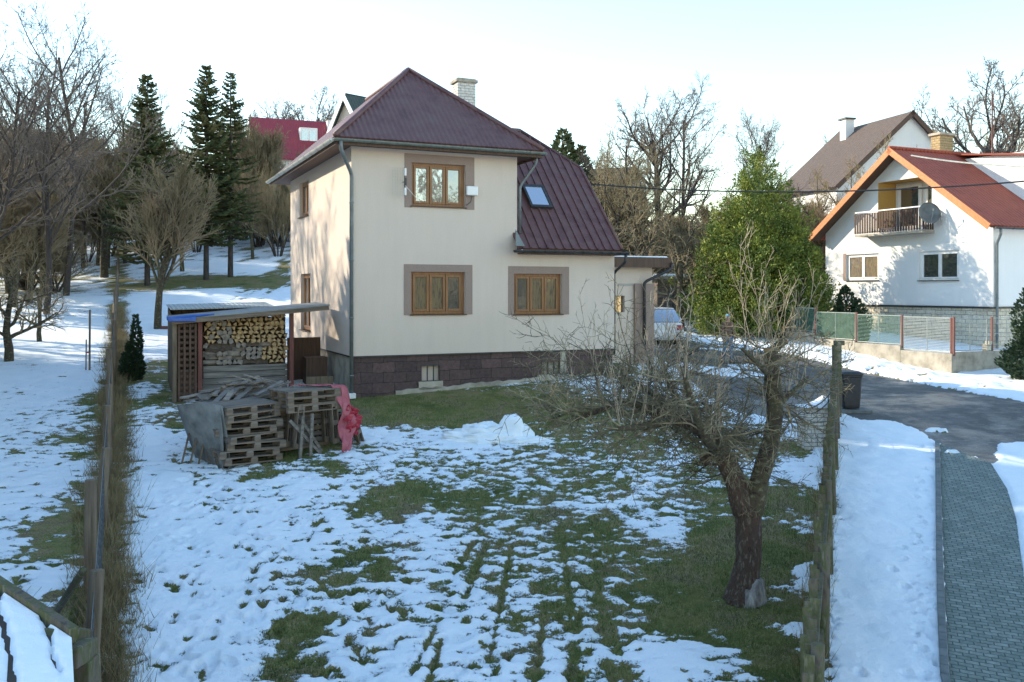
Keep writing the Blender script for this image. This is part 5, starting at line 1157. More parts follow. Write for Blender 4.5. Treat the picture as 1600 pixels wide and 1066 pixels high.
mb.build('green_screen', 'greenslat', gf)
# fences farther up the road
fb = empty('mesh_fence', (9.2, 44.5, gz(9.2, 44.5)), 0, 'pale mesh fence across the garden behind the walking person', 'fence'); mb = MB()
for i in range(7): p = Vector((-2.4 + i * 1.1, .1 * i, 0)); mb2 = MB(); mb2.tube([p, p + Vector((0, 0, 1.5))], .035, 6); mb2.build('post', 'metal_d', fb)
for k in range(10): mb.tube([(-2.4, 0, .1 + k * .15), (4.2, .6, .1 + k * .15)], .008, 3)
mb.build('wire', 'palerod', fb)
# ---------------------------------------------------------------- small garden hut with snow on its roof, beyond the annex
g = W(1040, 470, 46); hut = empty('garden_hut', (g.x, g.y, gz(g.x, g.y)), .5, 'small brown garden hut with a snowy flat roof behind the annex', 'hut')
mb = MB(); mb.box((-1.3, -1, 0), (1.3, 1, 2.0)); mb.build('wall', 'oldwood2', hut); mb = MB(); mb.box((-1.6, -1.3, 2.0), (1.6, 1.3, 2.1)); mb.build('roof', 'concrete', hut); mb = MB(); mb.box((-1.55, -1.25, 2.102), (1.55, 1.25, 2.25)); mb.build('snow_layer', 'snow', hut, bevel=.06)
mb = MB(); mb.box((.6, -1.03, .7), (1.15, -1.002, 1.5)); mb.build('window', 'glass_d', hut)
# ---------------------------------------------------------------- background houses
def gable_house(name, loc, rz, wdt, ln, eave, peak, wallm, roofm, label, ov=.4, barge=None, chim=None):
    """gable end on local -y, ridge along y"""
    r = empty(name, loc, rz, label, 'house'); h = wdt / 2; mb = MB()
    mb.add([(-h, 0, -3), (h, 0, -3), (h, 0, eave), (0, 0, peak), (-h, 0, eave)], [(0, 1, 2, 3, 4)]); mb.add([(-h, ln, -3), (h, ln, -3), (h, ln, eave), (0, ln, peak), (-h, ln, eave)], [(0, 1, 2, 3, 4)])
    mb.quad((-h, 0, -3), (-h, ln, -3), (-h, ln, eave), (-h, 0, eave)); mb.quad((h, 0, -3), (h, ln, -3), (h, ln, eave), (h, 0, eave)); mb.build('wall', wallm, r)
    s_ = (peak - eave) / h
    for sg in (-1, 1):
        mb = MB(); mb.slab([(sg * (h + ov), -ov, eave - s_ * ov + .05), (0, -ov, peak + .05), (0, ln + ov, peak + .05), (sg * (h + ov), ln + ov, eave - s_ * ov + .05)], .12); mb.build('roof', roofm, r)
        if barge:
            mb = MB(); mb.slab([(sg * (h + ov), -ov - .05, eave - s_ * ov + .12), (0, -ov - .05, peak + .12), (0, -ov - .002, peak + .12), (sg * (h + ov), -ov - .002, eave - s_ * ov + .12)], .32); mb.build('bargeboard', barge, r)
    if chim:
        mb = MB(); mb.box((chim[0] - .35, chim[1] - .35, peak - 1.6), (chim[0] + .35, chim[1] + .35, peak + chim[2])); c_ = mb.build('chimney', chim[3], r)
        mb = MB(); mb.box((chim[0] - .45, chim[1] - .45, peak + chim[2]), (chim[0] + .45, chim[1] + .45, peak + chim[2] + .12)); mb.build('cap', 'metal_d', c_)
    return r
# crimson roof: ridge from (397,184) to (515,195)
A_ = W(397, 184, 85); B_ = W(515, 196, 80 + 0); A_.z = A_.z; d_ = math.atan2(B_.y - A_.y, B_.x - A_.x)
gzz = gz(A_.x, A_.y)
rh = gable_house('red_house', (A_.x, A_.y, gzz), -PI / 2 + .12, 8.2, 15, A_.z - gzz - 3.9, A_.z - gzz, 'plaster_w', 'crim', 'distant house with crimson roof behind the bare bushes left of the main house', .5, 'white', (.6, 7.0, .1, 'plaster_w'))
rh.location = (A_.x, A_.y, gzz); rh.rotation_euler = (0, 0, -PI / 2 + .36)
# its near slope faces the camera: local +x side; put the white dormer there
mb = MB(); xx_ = 2.1; mb.box((xx_ - .9, 3.9, A_.z - gzz - 2.6), (xx_ + .3, 5.5, A_.z - gzz - 1.05)); dm = mb.build('dormer', 'white', rh)
for k in range(2): mb = MB(); mb.box((xx_ + .3, 4.05 + k * .72, A_.z - gzz - 2.35), (xx_ + .33, 4.6 + k * .72, A_.z - gzz - 1.35)); mb.build('pane', 'glass', dm)
# white trimmed gable with dark green roof
A2 = W(543, 147, 62); g2 = gz(A2.x, A2.y)
gable_house('green_roofed_house', (A2.x, A2.y, g2), -.75, 6.6, 8, A2.z - g2 - 4.6, A2.z - g2, 'plaster', 'dgreen', 'tall gable with white bargeboards and dark green roof behind the main house', .35, 'white')
# grey tiled house right
A3 = W(1421, 176, 62); g3 = gz(A3.x, A3.y); gh3 = gable_house('grey_tiled_house', (A3.x, A3.y, g3), .27, 11.4, 7.5, A3.z - g3 - 5.0, A3.z - g3, 'plaster_w', 'gtile', 'pale house with broad grey brown tiled roof above the neighbouring red roof', .35, 'darkwood', (-.9, 5.6, .45, 'plaster_w'))
# dark house at the far left
A4 = W(70, 209, 70); g4 = gz(A4.x, A4.y); gable_house('dark_house', (A4.x, A4.y, g4), .1, 9.2, 10, A4.z - g4 - 2.9, A4.z - g4, 'plaster_g', 'brownroof', 'dark gabled house behind the bare trees at the far left', .5)
A5 = W(150, 256, 72); g5 = gz(A5.x, A5.y); fl = empty('flat_annex', (A5.x, A5.y, g5), .1, 'long low flat roofed building beside the dark gabled house', 'building')
mb = MB(); mb.box((-2, 0, -2), (6.5, 6, A5.z - g5 - .35)); mb.build('wall', 'plaster_g', fl); mb = MB(); mb.box((-2.3, -.4, A5.z - g5 - .35), (6.8, 6.2, A5.z - g5)); mb.build('roof', 'brownroof', fl)
A6 = W(985, 262, 75); g6 = gz(A6.x, A6.y); gable_house('low_roofed_house', (A6.x, A6.y, g6), 1.2, 10, 14, A6.z - g6 - 3.2, A6.z - g6, 'plaster_g', 'brownroof', 'brown roofed house almost hidden by tawny trees right of the main house', .5)
# ---------------------------------------------------------------- cables
def cable(lab, pts, r, mat='metal_d', sag=.0, name='overhead_cable'):
    mb = MB(); P_ = []
    for a_, c_ in zip(pts, pts[1:]):
        for i in range(12): f = i / 12; P_.append(a_.lerp(c_, f) - Vector((0, 0, sag * 4 * f * (1 - f))))
    P_.append(pts[-1]); mb.tube(P_, r, 5); tag(mb.build(name, mat), lab, 'cable')
wp = h2w(7.95, 1.9, 0); wp.z = W(912, 287, wp.y).z
cable('black overhead cable from the main house roof to past the white house', [wp, W(1640, 280, 24)], .022, sag=.30)
cable('pale overhead cable from the gable peak of the white house', [W(1424, 243, 38.6), W(1640, 262, 30)], .03, 'palerod', .1)
# parked car beyond the annex
g = G(1046, 541); cr = empty('parked_car', (g.x - .45, g.y + 2.0, gz(g.x, g.y) + .0), HA * -0 + .1, 'white car parked beyond the annex, rear toward the lawn', 'car')
def carloft(mb, secs, mi=0):
    o = len(mb.v); k = len(secs[0][1])
    for y, pr_ in secs:
        for x, z in pr_: mb.v.append((x, y, z))
    for i in range(len(secs) - 1):
        for j in range(k): mb.f.append((o + i * k + j, o + i * k + (j + 1) % k, o + (i + 1) * k + (j + 1) % k, o + (i + 1) * k + j)); mb.m.append(mi)
    mb.f.append(tuple(o + j for j in range(k - 1, -1, -1))); mb.f.append(tuple(o + (len(secs) - 1) * k + j for j in range(k))); mb.m += [mi, mi]
def sec(w_, z0, z1, w2): return [(-w_, z0), (w_, z0), (w_ + .02, (z0 + z1) * .55), (w2, z1), (-w2, z1), (-w_ - .02, (z0 + z1) * .55)]
M['carpaint'] = nmat('white_car_paint', [(.62, .64, .66), (.68, .7, .72)], 2, .25)
mb = MB(); carloft(mb, [(-2.05, sec(.78, .35, .85, .72)), (-1.95, sec(.84, .22, .92, .76)), (-1, sec(.86, .2, .93, .78)), (1.0, sec(.86, .2, .93, .78)), (1.9, sec(.83, .25, .78, .72)), (2.1, sec(.72, .4, .68, .6))]); mb.build('body', 'carpaint', cr, bevel=.04)
mb = MB(); carloft(mb, [(-1.95, sec(.74, .9, .95, .72)), (-1.55, sec(.74, .9, 1.42, .58)), (.2, sec(.74, .9, 1.46, .58)), (1.1, sec(.74, .88, .93, .7))]); mb.build('cabin', 'glass_d', cr, bevel=.03)
mb = MB(); mb.box((-.58, -1.5, 1.44), (.58, .15, 1.475)); mb.build('roof', 'carpaint', cr, bevel=.02)
for sg in (-1, 1):
    for y in (-1.25, 1.3): mb = MB(); mb.tube([(sg * .68, y, .31), (sg * .86, y, .31)], .31, 18); w__ = mb.build('wheel', 'black', cr); mb = MB(); mb.tube([(sg * .862, y, .31), (sg * .875, y, .31)], .19, 12); mb.build('rim', 'zinc', w__)
    mb = MB(); mb.box((sg * .66 - .12, -2.075, .62), (sg * .66 + .12, -1.99, .82)); mb.build('tail_light', 'redtarp', cr, bevel=.01)
mb = MB(); mb.box((-.26, -2.075, .52), (.26, -2.03, .62)); mb.build('number_plate', 'white', cr)
# ---------------------------------------------------------------- bare trees
def grow(mb, p, d, ln, r0, lev, spec, rg, mi=0):
    """one branch and everything that grows from it; spec[lev] = (segments, wobble, lift, kids, angle, length ratio, sides)"""
    seg, wob, lift, kids, an, lr, sides = spec[lev]; pts = [p.copy()]; dirs = [d.copy()]; q = p.copy(); dd = d.copy()
    for i in range(seg):
        dd = (dd + Vector((rg.gauss(0, wob), rg.gauss(0, wob), rg.gauss(0, wob) + lift))).normalized(); q = q + dd * (ln / seg); pts.append(q.copy()); dirs.append(dd.copy())
    last = lev == len(spec) - 1
    re = r0 * (.35 if not last else .5)
    mb[lev > spec_trunk[0]].tube(pts, [r0 + (re - r0) * (i / seg) ** .9 for i in range(seg + 1)], sides, mi, cap=False)
    if last: return
    n = kids if kids >= 1 else 1; az = rg.uniform(0, 6.28)
    for k in range(n):
        f = spec_start[0] + (1 - spec_start[0]) * (k + rg.random() * .8) / n if lev == 0 else .22 + .78 * (k + rg.random()) / n
        f = min(f, 1.0); i = min(int(f * seg), seg - 1); g = f * seg - i; pp = pts[i].lerp(pts[i + 1], g); bd = dirs[min(i + 1, seg)]
        az += 2.4 + rg.uniform(-.5, .5); o = bd.orthogonal().normalized(); o = Quaternion(bd, az) @ o
        a = an * rg.uniform(.65, 1.25); nd_ = (bd * math.cos(a) + o * math.sin(a)).normalized(); rr = (r0 + (re - r0) * f) * rg.uniform(.5, .72)
        grow(mb, pp, nd_, ln * lr * (1.05 - .55 * f) * rg.uniform(.75, 1.2), max(rr, spec_min[0]), lev + 1, spec, rg, mi)
spec_trunk = [0]; spec_start = [.3]; spec_min = [.006]
def tree_meshes(name, seed, H, r, spec, start=.3, trunk_levels=0, minr=.006, lean=(0, 0), tm='bark_dark', cm='twig_grey', stems=1):
    spec_trunk[0] = trunk_levels; spec_start[0] = start; spec_min[0] = minr; rg = random.Random(seed); mb = [MB(), MB()]
    for s_ in range(stems):
        d = Vector((lean[0], lean[1], 1)); p = Vector((0, 0, -.15))
        if stems > 1: a = 2 * PI * s_ / stems; d = Vector((.35 * math.cos(a), .35 * math.sin(a), 1)); p += Vector((.12 * math.cos(a), .12 * math.sin(a), 0))
        grow(mb, p, d.normalized(), H * (rg.uniform(.8, 1.05) if stems > 1 else 1), r, 0, spec, rg)
    return mb[0].mesh('trunk', tm, True), mb[1].mesh('crown', cm, True)
#        seg wob lift kids ang  lr  sides
TALL = [(9, .07, .03, 15, .75, .52, 8), (6, .12, .06, 8, .7, .55, 5), (5, .16, .05, 7, .7, .52, 4), (3, .2, .05, 5, .7, .5, 3), (2, .2, .03, 0, 0, 0, 3)]
BROOM = [(6, .05, .02, 22, .70, .68, 8), (6, .12, .08, 14, .6, .55, 4), (4, .14, .08, 11, .6, .55, 3), (2, .15, .08, 0, 0, 0, 3)]
ROUND = [(6, .08, .0, 12, 1.0, .85, 8), (7, .14, .07, 9, .75, .5, 5), (5, .17, .05, 8, .75, .5, 4), (3, .2, .04, 5, .7, .5, 3), (2, .2, .02, 0, 0, 0, 3)]
BUSH = [(5, .10, .06, 10, .5, .55, 4), (4, .14, .06, 9, .55, .5, 3), (3, .16, .06, 6, .6, .5, 3), (2, .2, .0, 0, 0, 0, 3)]
GNARL = [(5, .16, .0, 9, 1.0, .8, 8), (6, .24, .04, 9, .8, .55, 5), (5, .26, .02, 8, .85, .5, 4), (3, .25, .0, 5, .8, .5, 3)]
random.seed(77)
TM = {}
TM['tall1'] = tree_meshes('tall', 1, 10, .17, TALL, .28, 1, .009)
TM['tall2'] = tree_meshes('tall', 2, 10, .16, TALL, .22, 1, .009, (.10, .02))
TM['tall3'] = tree_meshes('tall', 5, 10, .15, TALL, .35, 1, .009, (-.12, 0))
TM['broom'] = tree_meshes('broom', 3, 4.4, .15, BROOM, .30, 1, .011, tm='bark_moss', cm='twig_olive')
TM['broom2'] = tree_meshes('broom', 13, 4.4, .13, BROOM, .25, 1, .011, tm='bark_moss', cm='twig_tawny')
TM['round'] = tree_meshes('round', 4, 6.0, .26, ROUND, .3, 1, .012, cm='twig_grey')
TM['round2'] = tree_meshes('round', 14, 6.0, .22, ROUND, .25, 1, .012, cm='twig_tawny')
TM['bush'] = tree_meshes('bush', 6, 3.2, .05, BUSH, .2, 0, .008, cm='twig_olive', stems=9)
TM['bush2'] = tree_meshes('bush', 16, 3.2, .05, BUSH, .2, 0, .009, cm='twig_tawny', stems=9)
TM['gnarl'] = tree_meshes('gnarl', 7, 3.6, .17, GNARL, .25, 1, .008, tm='bark_moss', cm='twig_olive')
def plant(kind, x, y, H, W_, rz, name, label, cat='tree', group=None, dz=0, lean=0, parts=('trunk', 'crown'), hh=None):
    """H, W_ are scale factors of height and width"""
    r = empty(name, (x, y, gz(x, y) + dz), rz, label, cat, group); r.rotation_euler = (lean, 0, rz)
    for nm, me in zip(parts, TM[kind]):
        if len(me.vertices): inst(nm, me, r, sc=(W_, W_, H))
    return r
def plant_px(kind, px, py, top, D, W_, rz, name, label, Hn, **k):
    """base seen at px; if D is None it is found on the ground at px, py; top = pixel row of the crown top"""
    if D is None: g = G(px, py)
    else: x = (px - CX) / F * D; g = Vector((x, D, gz(x, D)))
    zt_ = CZ + (HY - top) / F * g.y; s = (zt_ - g.z) / Hn
    return plant(kind, g.x, g.y, s, s * W_, rz, name, label, **k)
# measured heights of the templates
def topz(kind): return max(v.co.z for me in TM[kind] for v in me.vertices)
HT = {k: topz(k) for k in TM}
# left meadow
plant_px('tall1', 72, 492, 40, None, .85, .4, 'bare_tree', 'tall bare tree with dark trunk on the left meadow, nearer of the two', HT['tall1'])
plant_px('tall3', 103, 463, 30, None, .9, 2.0, 'bare_tree', 'tall bare tree leaning left on the meadow behind the nearer one', HT['tall3'])
plant_px('tall2', -60, 500, 20, None, .9, 1.0, 'bare_tree', 'tall bare tree cut by the left edge of the picture', HT['tall2'])
plant_px('gnarl', 14, 566, 395, None, 1.25, 0, 'fruit_tree', 'gnarled mossy fruit tree at the left edge of the meadow', HT['gnarl'])
plant_px('gnarl', 62, 535, 420, None, 1.0, 2.3, 'fruit_tree', 'smaller crooked fruit tree beside the gnarled one at the left edge', HT['gnarl'])
plant_px('bush', 137, 410, 330, None, .9, 0, 'bush', 'many stemmed bare bush on the snow beside the wire fence', HT['bush'], cat='bush', parts=('stems', 'crown'))
plant_px('broom', 246, 515, 232, None, .95, 0, 'round_tree', 'dense olive brown round crowned tree with short forked trunk', HT['broom'])
for i, (px, py, top, w_, lab) in enumerate(((168, 420, 250, .9, 'dense round tree by the far end of the wire fence'), (285, 425, 262, .9, 'dense round tree between the two spruces'), (395, 405, 255, .75, 'dense round tree right of the spruces'))):
    plant_px('broom', px, py, top, None, w_, 1.3 * i, 'round_tree', lab, HT['broom'])
for i, (px, py, top, w_) in enumerate(((436, 386, 262, .6), (408, 384, 250, .6), (452, 378, 225, .6))):
    plant_px('bush2', px, py, top, None, w_, i, 'bush', ('tall tawny bush nearest the main house wall', 'tall tawny bush under the crimson roof', 'tallest tawny bush behind the cream wall')[i], HT['bush2'], cat='bush', parts=('stems', 'crown'))
plant_px('tall2', 195, 0, 118, 58, .8, 2, 'bare_tree', 'bare tree rising left of the first spruce', HT['tall2']); plant_px('tall1', 252, 0, 125, 62, .8, 3, 'bare_tree', 'bare tree rising between the two spruces', HT['tall1'])
plant_px('tall3', 20, 0, 60, 55, .9, 5, 'bare_tree', 'bare tree in front of the dark house at the far left', HT['tall3']); plant_px('tall1', 130, 0, 90, 56, .8, 1.2, 'bare_tree', 'bare tree in front of the long flat roof', HT['tall1'])
plant_px('round', 490, 0, 136, 105, 1.0, 1, 'bare_tree', 'wide bare oak behind the crimson roof', HT['round']); plant_px('round', 440, 0, 150, 108, .9, 3, 'bare_tree', 'smaller bare oak left of the wide one behind the crimson roof', HT['round'])
random.seed(31)
# the thicket across the left slope
for i in range(40):
    D = U(50, 74); px = U(-20, 440); x = (px - CX) / F * D
    if px > 190: D = U(60, 78); x = (px - CX) / F * D
    plant(random.choice(('bush', 'broom', 'broom', 'bush2')), x, D, U(1.15, 1.7), U(1.1, 1.6), U(0, 6), 'bush', 'bare olive brown bush in the thicket across the left slope', 'bush', 'bushes of the thicket on the left slope', parts=('stems', 'crown'))
for i in range(12):
    D = U(39, 50); px = U(-60, 100); x = (px - CX) / F * D
    plant(random.choice(('bush', 'broom', 'gnarl')), x, D, U(.8, 1.2), U(1, 1.4), U(0, 6), 'bush', 'dark bare bush in the undergrowth at the left edge', 'bush', 'undergrowth bushes at the left edge', parts=('stems', 'crown'))
# ---- right of the house
plant_px('tall1', 1066, 0, 116, 58, .95, .5, 'bare_tree', 'tall bare tree standing highest right of the main house', HT['tall1']); plant_px('round', 1035, 0, 135, 62, .8, 2, 'bare_tree', 'bare tree just left of the tallest one', HT['round'])
plant_px('tall2', 1200, 0, 170, 56, .9, 2, 'bare_tree', 'bare tree showing above the big evergreen', HT['tall2']); plant_px('tall3', 1150, 0, 185, 58, .8, 2, 'bare_tree', 'slender bare tree left of the evergreen top', HT['tall3'])
plant_px('round', 1318, 0, 196, 90, .6, 2, 'bare_tree', 'small far bare tree beside the grey tiled roof', HT['round'])
plant_px('round', 1532, 0, 100, 62, .95, 0, 'bare_tree', 'big spreading bare tree above the red roof at the right', HT['round']); plant_px('tall3', 1472, 0, 165, 66, .7, 4, 'bare_tree', 'slim bare tree between the tiled gable and the big spreading one', HT['tall3']); plant_px('round2', 1590, 0, 165, 70, .8, 4, 'bare_tree', 'bare tree at the right edge behind the spreading one', HT['round2'])
plant_px('round2', 955, 0, 205, 52, .8, 1, 'bare_tree', 'tawny bare tree rising next to the maroon roof edge', HT['round2']); plant_px('tall2', 925, 0, 222, 60, .7, 1, 'bare_tree', 'thin bare tree right behind the maroon roof edge', HT['tall2'])
plant_px('round2', 1000, 0, 215, 50, .8, 3, 'bare_tree', 'tawny bare tree in the middle of the thicket by the house', HT['round2']); plant_px('gnarl', 1065, 0, 330, 41, 1.15, 1, 'fruit_tree', 'dark old fruit tree with crooked trunk left of the big evergreen', HT['gnarl']); plant_px('gnarl', 1000, 0, 345, 43, 1.1, 4, 'fruit_tree', 'old fruit tree just right of the maroon roof', HT['gnarl'])
random.seed(32)
for i in range(44):
    D = U(49, 66); px = U(900, 1190); x = (px - CX) / F * D
    plant(random.choice(('bush2', 'broom2', 'round2', 'bush2')), x, D, U(.7, 1.05) * (.8 if i % 4 == 2 else 1), U(.8, 1.2), U(0, 6), 'bush', 'tawny bare bush in the thicket between the house and the evergreen', 'bush', 'bushes of the tawny thicket right of the house', parts=('stems', 'crown'), dz=-.3)
for i in range(20):
    D = U(47, 58); px = U(1225, 1440); x = (px - CX) / F * D
    plant(random.choice(('bush2', 'broom2', 'bush')), x, D, U(.95, 1.3), U(.9, 1.2), U(0, 6), 'bush', 'tawny bare bush in front of the grey tiled house', 'bush', 'bushes in front of the grey tiled house', parts=('stems', 'crown'))
for i in range(12):
    D = U(66, 90); px = (U(440, 560) if i < 3 else U(1180, 1620)); x = (px - CX) / F * D
    plant('bush2', x, D, U(1, 1.5), U(1.1, 1.5), U(0, 6), 'bush', 'far bare bush on the skyline behind the houses', 'bush', 'far bushes on the skyline', parts=('stems', 'crown'))
for px, D, top, w_, lab in ((1395, 52, 205, .7, 'bare tree in front of the white gable of the grey tiled house'), (1455, 54, 200, .7, 'bare tree at the right corner of the grey tiled house'), (1330, 50, 240, .7, 'tawny bare tree in front of the grey tiled roof, middle of three'), (1280, 49, 255, .7, 'tawny bare tree between the evergreen and the grey tiled roof')):
    plant_px('round2', px, 0, top, D, w_, px, 'bare_tree', lab, HT['round2'])
for x, y, s, k_ in ((-21.5, 33.5, 1.05, 'tall2'), (-24.5, 35.5, 1.2, 'tall1'), (-22.5, 38, 1.0, 'tall3'), (-28, 34, 1.2, 'round')):
    plant(k_, x, y, s, 1.0, x, 'bare_tree', 'bare tree outside the picture whose branches shade the side wall', 'tree', 'bare trees shading the side wall')
# trees standing left of the frame and behind the viewpoint: they shade the lawn and show in the panes
random.seed(33)
# ---------------------------------------------------------------- evergreens
def fronds(N, pos, size, name, mat, rg):
    """leaf clumps: pos(rg) -> point, outward direction; each a small bent pair of triangles"""
    v = np.empty((N, 4, 3), np.float32)
    for i in range(N):
        p, d = pos(rg); s = size * rg.uniform(.55, 1.3); o = d.orthogonal(); o = Quaternion(d, rg.uniform(0, 6.28)) @ o.normalized() * s * .27
        t = p + d * s; v[i, 0] = p; v[i, 1] = p + d * s * .45 + o; v[i, 2] = t; v[i, 3] = p + d * s * .5 - o
    me = bpy.data.meshes.new(name); me.vertices.add(N * 4); me.vertices.foreach_set('co', v.ravel()); me.loops.add(N * 4); me.loops.foreach_set('vertex_index', np.arange(N * 4, dtype=np.int32))
    me.polygons.add(N); me.polygons.foreach_set('loop_start', np.arange(N, dtype=np.int32) * 4); me.materials.append(M[mat]); me.update(calc_edges=True); return me
def spires_pos(sp):
    wts = [h * r for _, _, h, r, _ in sp]; tot = sum(wts); n3 = Perlin(41)
    def f(rg):
        u = rg.random() * tot; k = 0
        while u > wts[k]: u -= wts[k]; k += 1
        x0, y0, h, r, z0 = sp[k]; t = 1 - math.sqrt(rg.random()) if rg.random() < .7 else rg.random(); z = t * h; a = rg.uniform(0, 2 * PI)
        pr = (1 - t ** 1.8) ** .8 * min(1, .62 + t * 1.6); lum = 1 + .55 * float(n3(np.array(a * 1.6 + k), np.array(z * 1.1))) + .13 * float(n3(np.array(a * 5), np.array(z * 3.2)))
        q = r * pr * lum * (1 - .28 * rg.random() ** 2)
        d = Vector((math.cos(a) * .75, math.sin(a) * .75, .75 + rg.uniform(-.35, .35))) + Vector((rg.gauss(0, .3), rg.gauss(0, .3), rg.gauss(0, .2)))
        return Vector((x0 + q * math.cos(a), y0 + q * math.sin(a), z0 + z)), d.normalized()
    return f
def clustered(f, size):
    st = {'n': 0}
    def g(rg):
        if st['n'] <= 0: st['n'] = rg.randint(22, 46); st['c'], st['d'] = f(rg); st['l'] = rg.uniform(.25, .6)
        st['n'] -= 1; t = rg.random(); d = st['d']; sp_ = .13 * (1.25 - t)
        p = st['c'] + (d + Vector((0, 0, .25 * t))) * st['l'] * t + Vector((rg.gauss(0, sp_), rg.gauss(0, sp_), rg.gauss(0, sp_)))
        return p, (d + Vector((rg.gauss(0, .5), rg.gauss(0, .5), rg.gauss(0, .4)))).normalized()
    return g
def evergreen(name, loc, sp, N, size, mat, label, seed, trunk_h=1, cat='tree'):
    r = empty(name, loc, 0, label, cat); inst('crown', fronds(N, clustered(spires_pos(sp), size) if N > 20000 else spires_pos(sp), size, 'crown', mat, random.Random(seed)), r)
    mb = MB(); mb.tube([(0, 0, -.2), (0, 0, trunk_h * .5), (.05, 0, trunk_h)], [.14, .11, .05], 8); mb.build('trunk', 'bark_dark', r, smooth=True); return r
D_ = 41.0
def ew(px, top, rad, dy=0): x = (px - 1180) / F * D_; return (x * .95, dy, (HY - top) / F * D_ + 2.1 - 1.35, rad * 1.0 * (.8 if px > 1235 or px < 1115 else 1), 0)
x_ = (1180 - CX) / F * D_; b_z = gz(x_, D_)
SPS = [ew(1183, 206, 2.1, 0), ew(1196, 226, 2.4, -.2), ew(1178, 250, 3.0, 0), ew(1205, 262, 2.6, .2), ew(1168, 232, 1.9, -.6), ew(1148, 250, 1.4, -.9), ew(1212, 262, 1.7, .3), ew(1112, 318, 1.25, -.6), ew(1130, 290, 1.3, .3), ew(1240, 305, 1.6, -.3), ew(1100, 372, 1.1, -1.2), ew(1160, 330, 1.6, -1.7), ew(1210, 345, 1.7, -1.4), ew(1262, 352, 1.3, .1), ew(1135, 385, 1.3, -1.9)]
evergreen('evergreen_tree', (x_, D_, b_z), SPS, 120000, .12, 'thuja', 'big bushy many topped evergreen between the two near houses', 5, 5)
g = G(1322, 492); g = Vector(((1322 - CX) / F * 37.5, 37.5, 1.7)); g.z = gz(g.x, g.y); evergreen('young_evergreen', g, [(0, 0, 2.3, .62, 0), (.5, .1, 1.8, .5, 0), (-.4, -.1, 1.5, .5, 0)], 5000, .16, 'thuja_d', 'small dark evergreen bush by the left window of the white house', 6, cat='bush')
g = Vector(((1256 - CX) / F * 39, 39, 0)); g.z = gz(g.x, g.y); evergreen('young_evergreen', g, [(0, 0, 1.7, .7, 0), (-.8, 0, 1.3, .6, 0)], 4000, .16, 'thuja_d', 'low dark evergreen bush under the big many topped one', 7, cat='bush')
g = Vector(((1618 - CX) / F * 29.4, 29.4, 0)); g.z = gz(g.x, g.y); evergreen('clipped_yew', g, [(0, 0, 3.3, .85, .0), (.1, .1, 2.4, .9, 0)], 9000, .12, 'thuja_d', 'dark clipped conical yew at the right edge', 8, cat='bush')
g = G(212, 594); evergreen('columnar_thuja', g, [(0, 0, 1.85, .20, 0), (-.14, -.1, 1.1, .18, 0)], 3500, .10, 'thuja_d', 'slim young thuja beside the wire fence left of the woodshed', 9, cat='tree')
# a leafless evergreen-brown conifer and small pine beyond the roof
g = Vector(((1066 - CX) / F * 52, 52, 0)); g.z = gz(g.x, g.y); 0 and evergreen('russet_conifer', g, [(0, 0, (HY - 208) / F * 52 + 4 - g.z, 1.7, 0)], 9000, .3, 'spruce_r', 'russet cone shaped conifer in the tawny thicket', 10)
g = Vector(((1120 - CX) / F * 54, 54, 0)); g.z = gz(g.x, g.y); 0 and evergreen('russet_conifer', g, [(0, 0, (HY - 232) / F * 54 + 4 - g.z, 1.6, 0)], 7000, .3, 'spruce_r', 'shorter russet conifer left of the big evergreen', 11)
g = Vector(((880 - CX) / F * 62, 62, 0)); g.z = gz(g.x, g.y); evergreen('pine', g, [(0, 0, (HY - 206) / F * 62 + 4 - g.z, 1.9, 0), (1.2, 0, (HY - 232) / F * 62 + 4 - g.z, 1.2, 0)], 7000, .4, 'spruce', 'small dark pine top peeping over the maroon roof', 12)
for px, D, h, lab in ((1150, 43.5, 1.3, 'left of two low shrubs behind the road fence'), (1196, 41.5, 1.2, 'right of two low shrubs behind the road fence')):
    x = (px - CX) / F * D; evergreen('low_shrub', Vector((x, D, gz(x, D))), [(0, 0, h, .6, 0)], 1500, .14, 'thuja_d', lab, int(px), .3, 'bush')
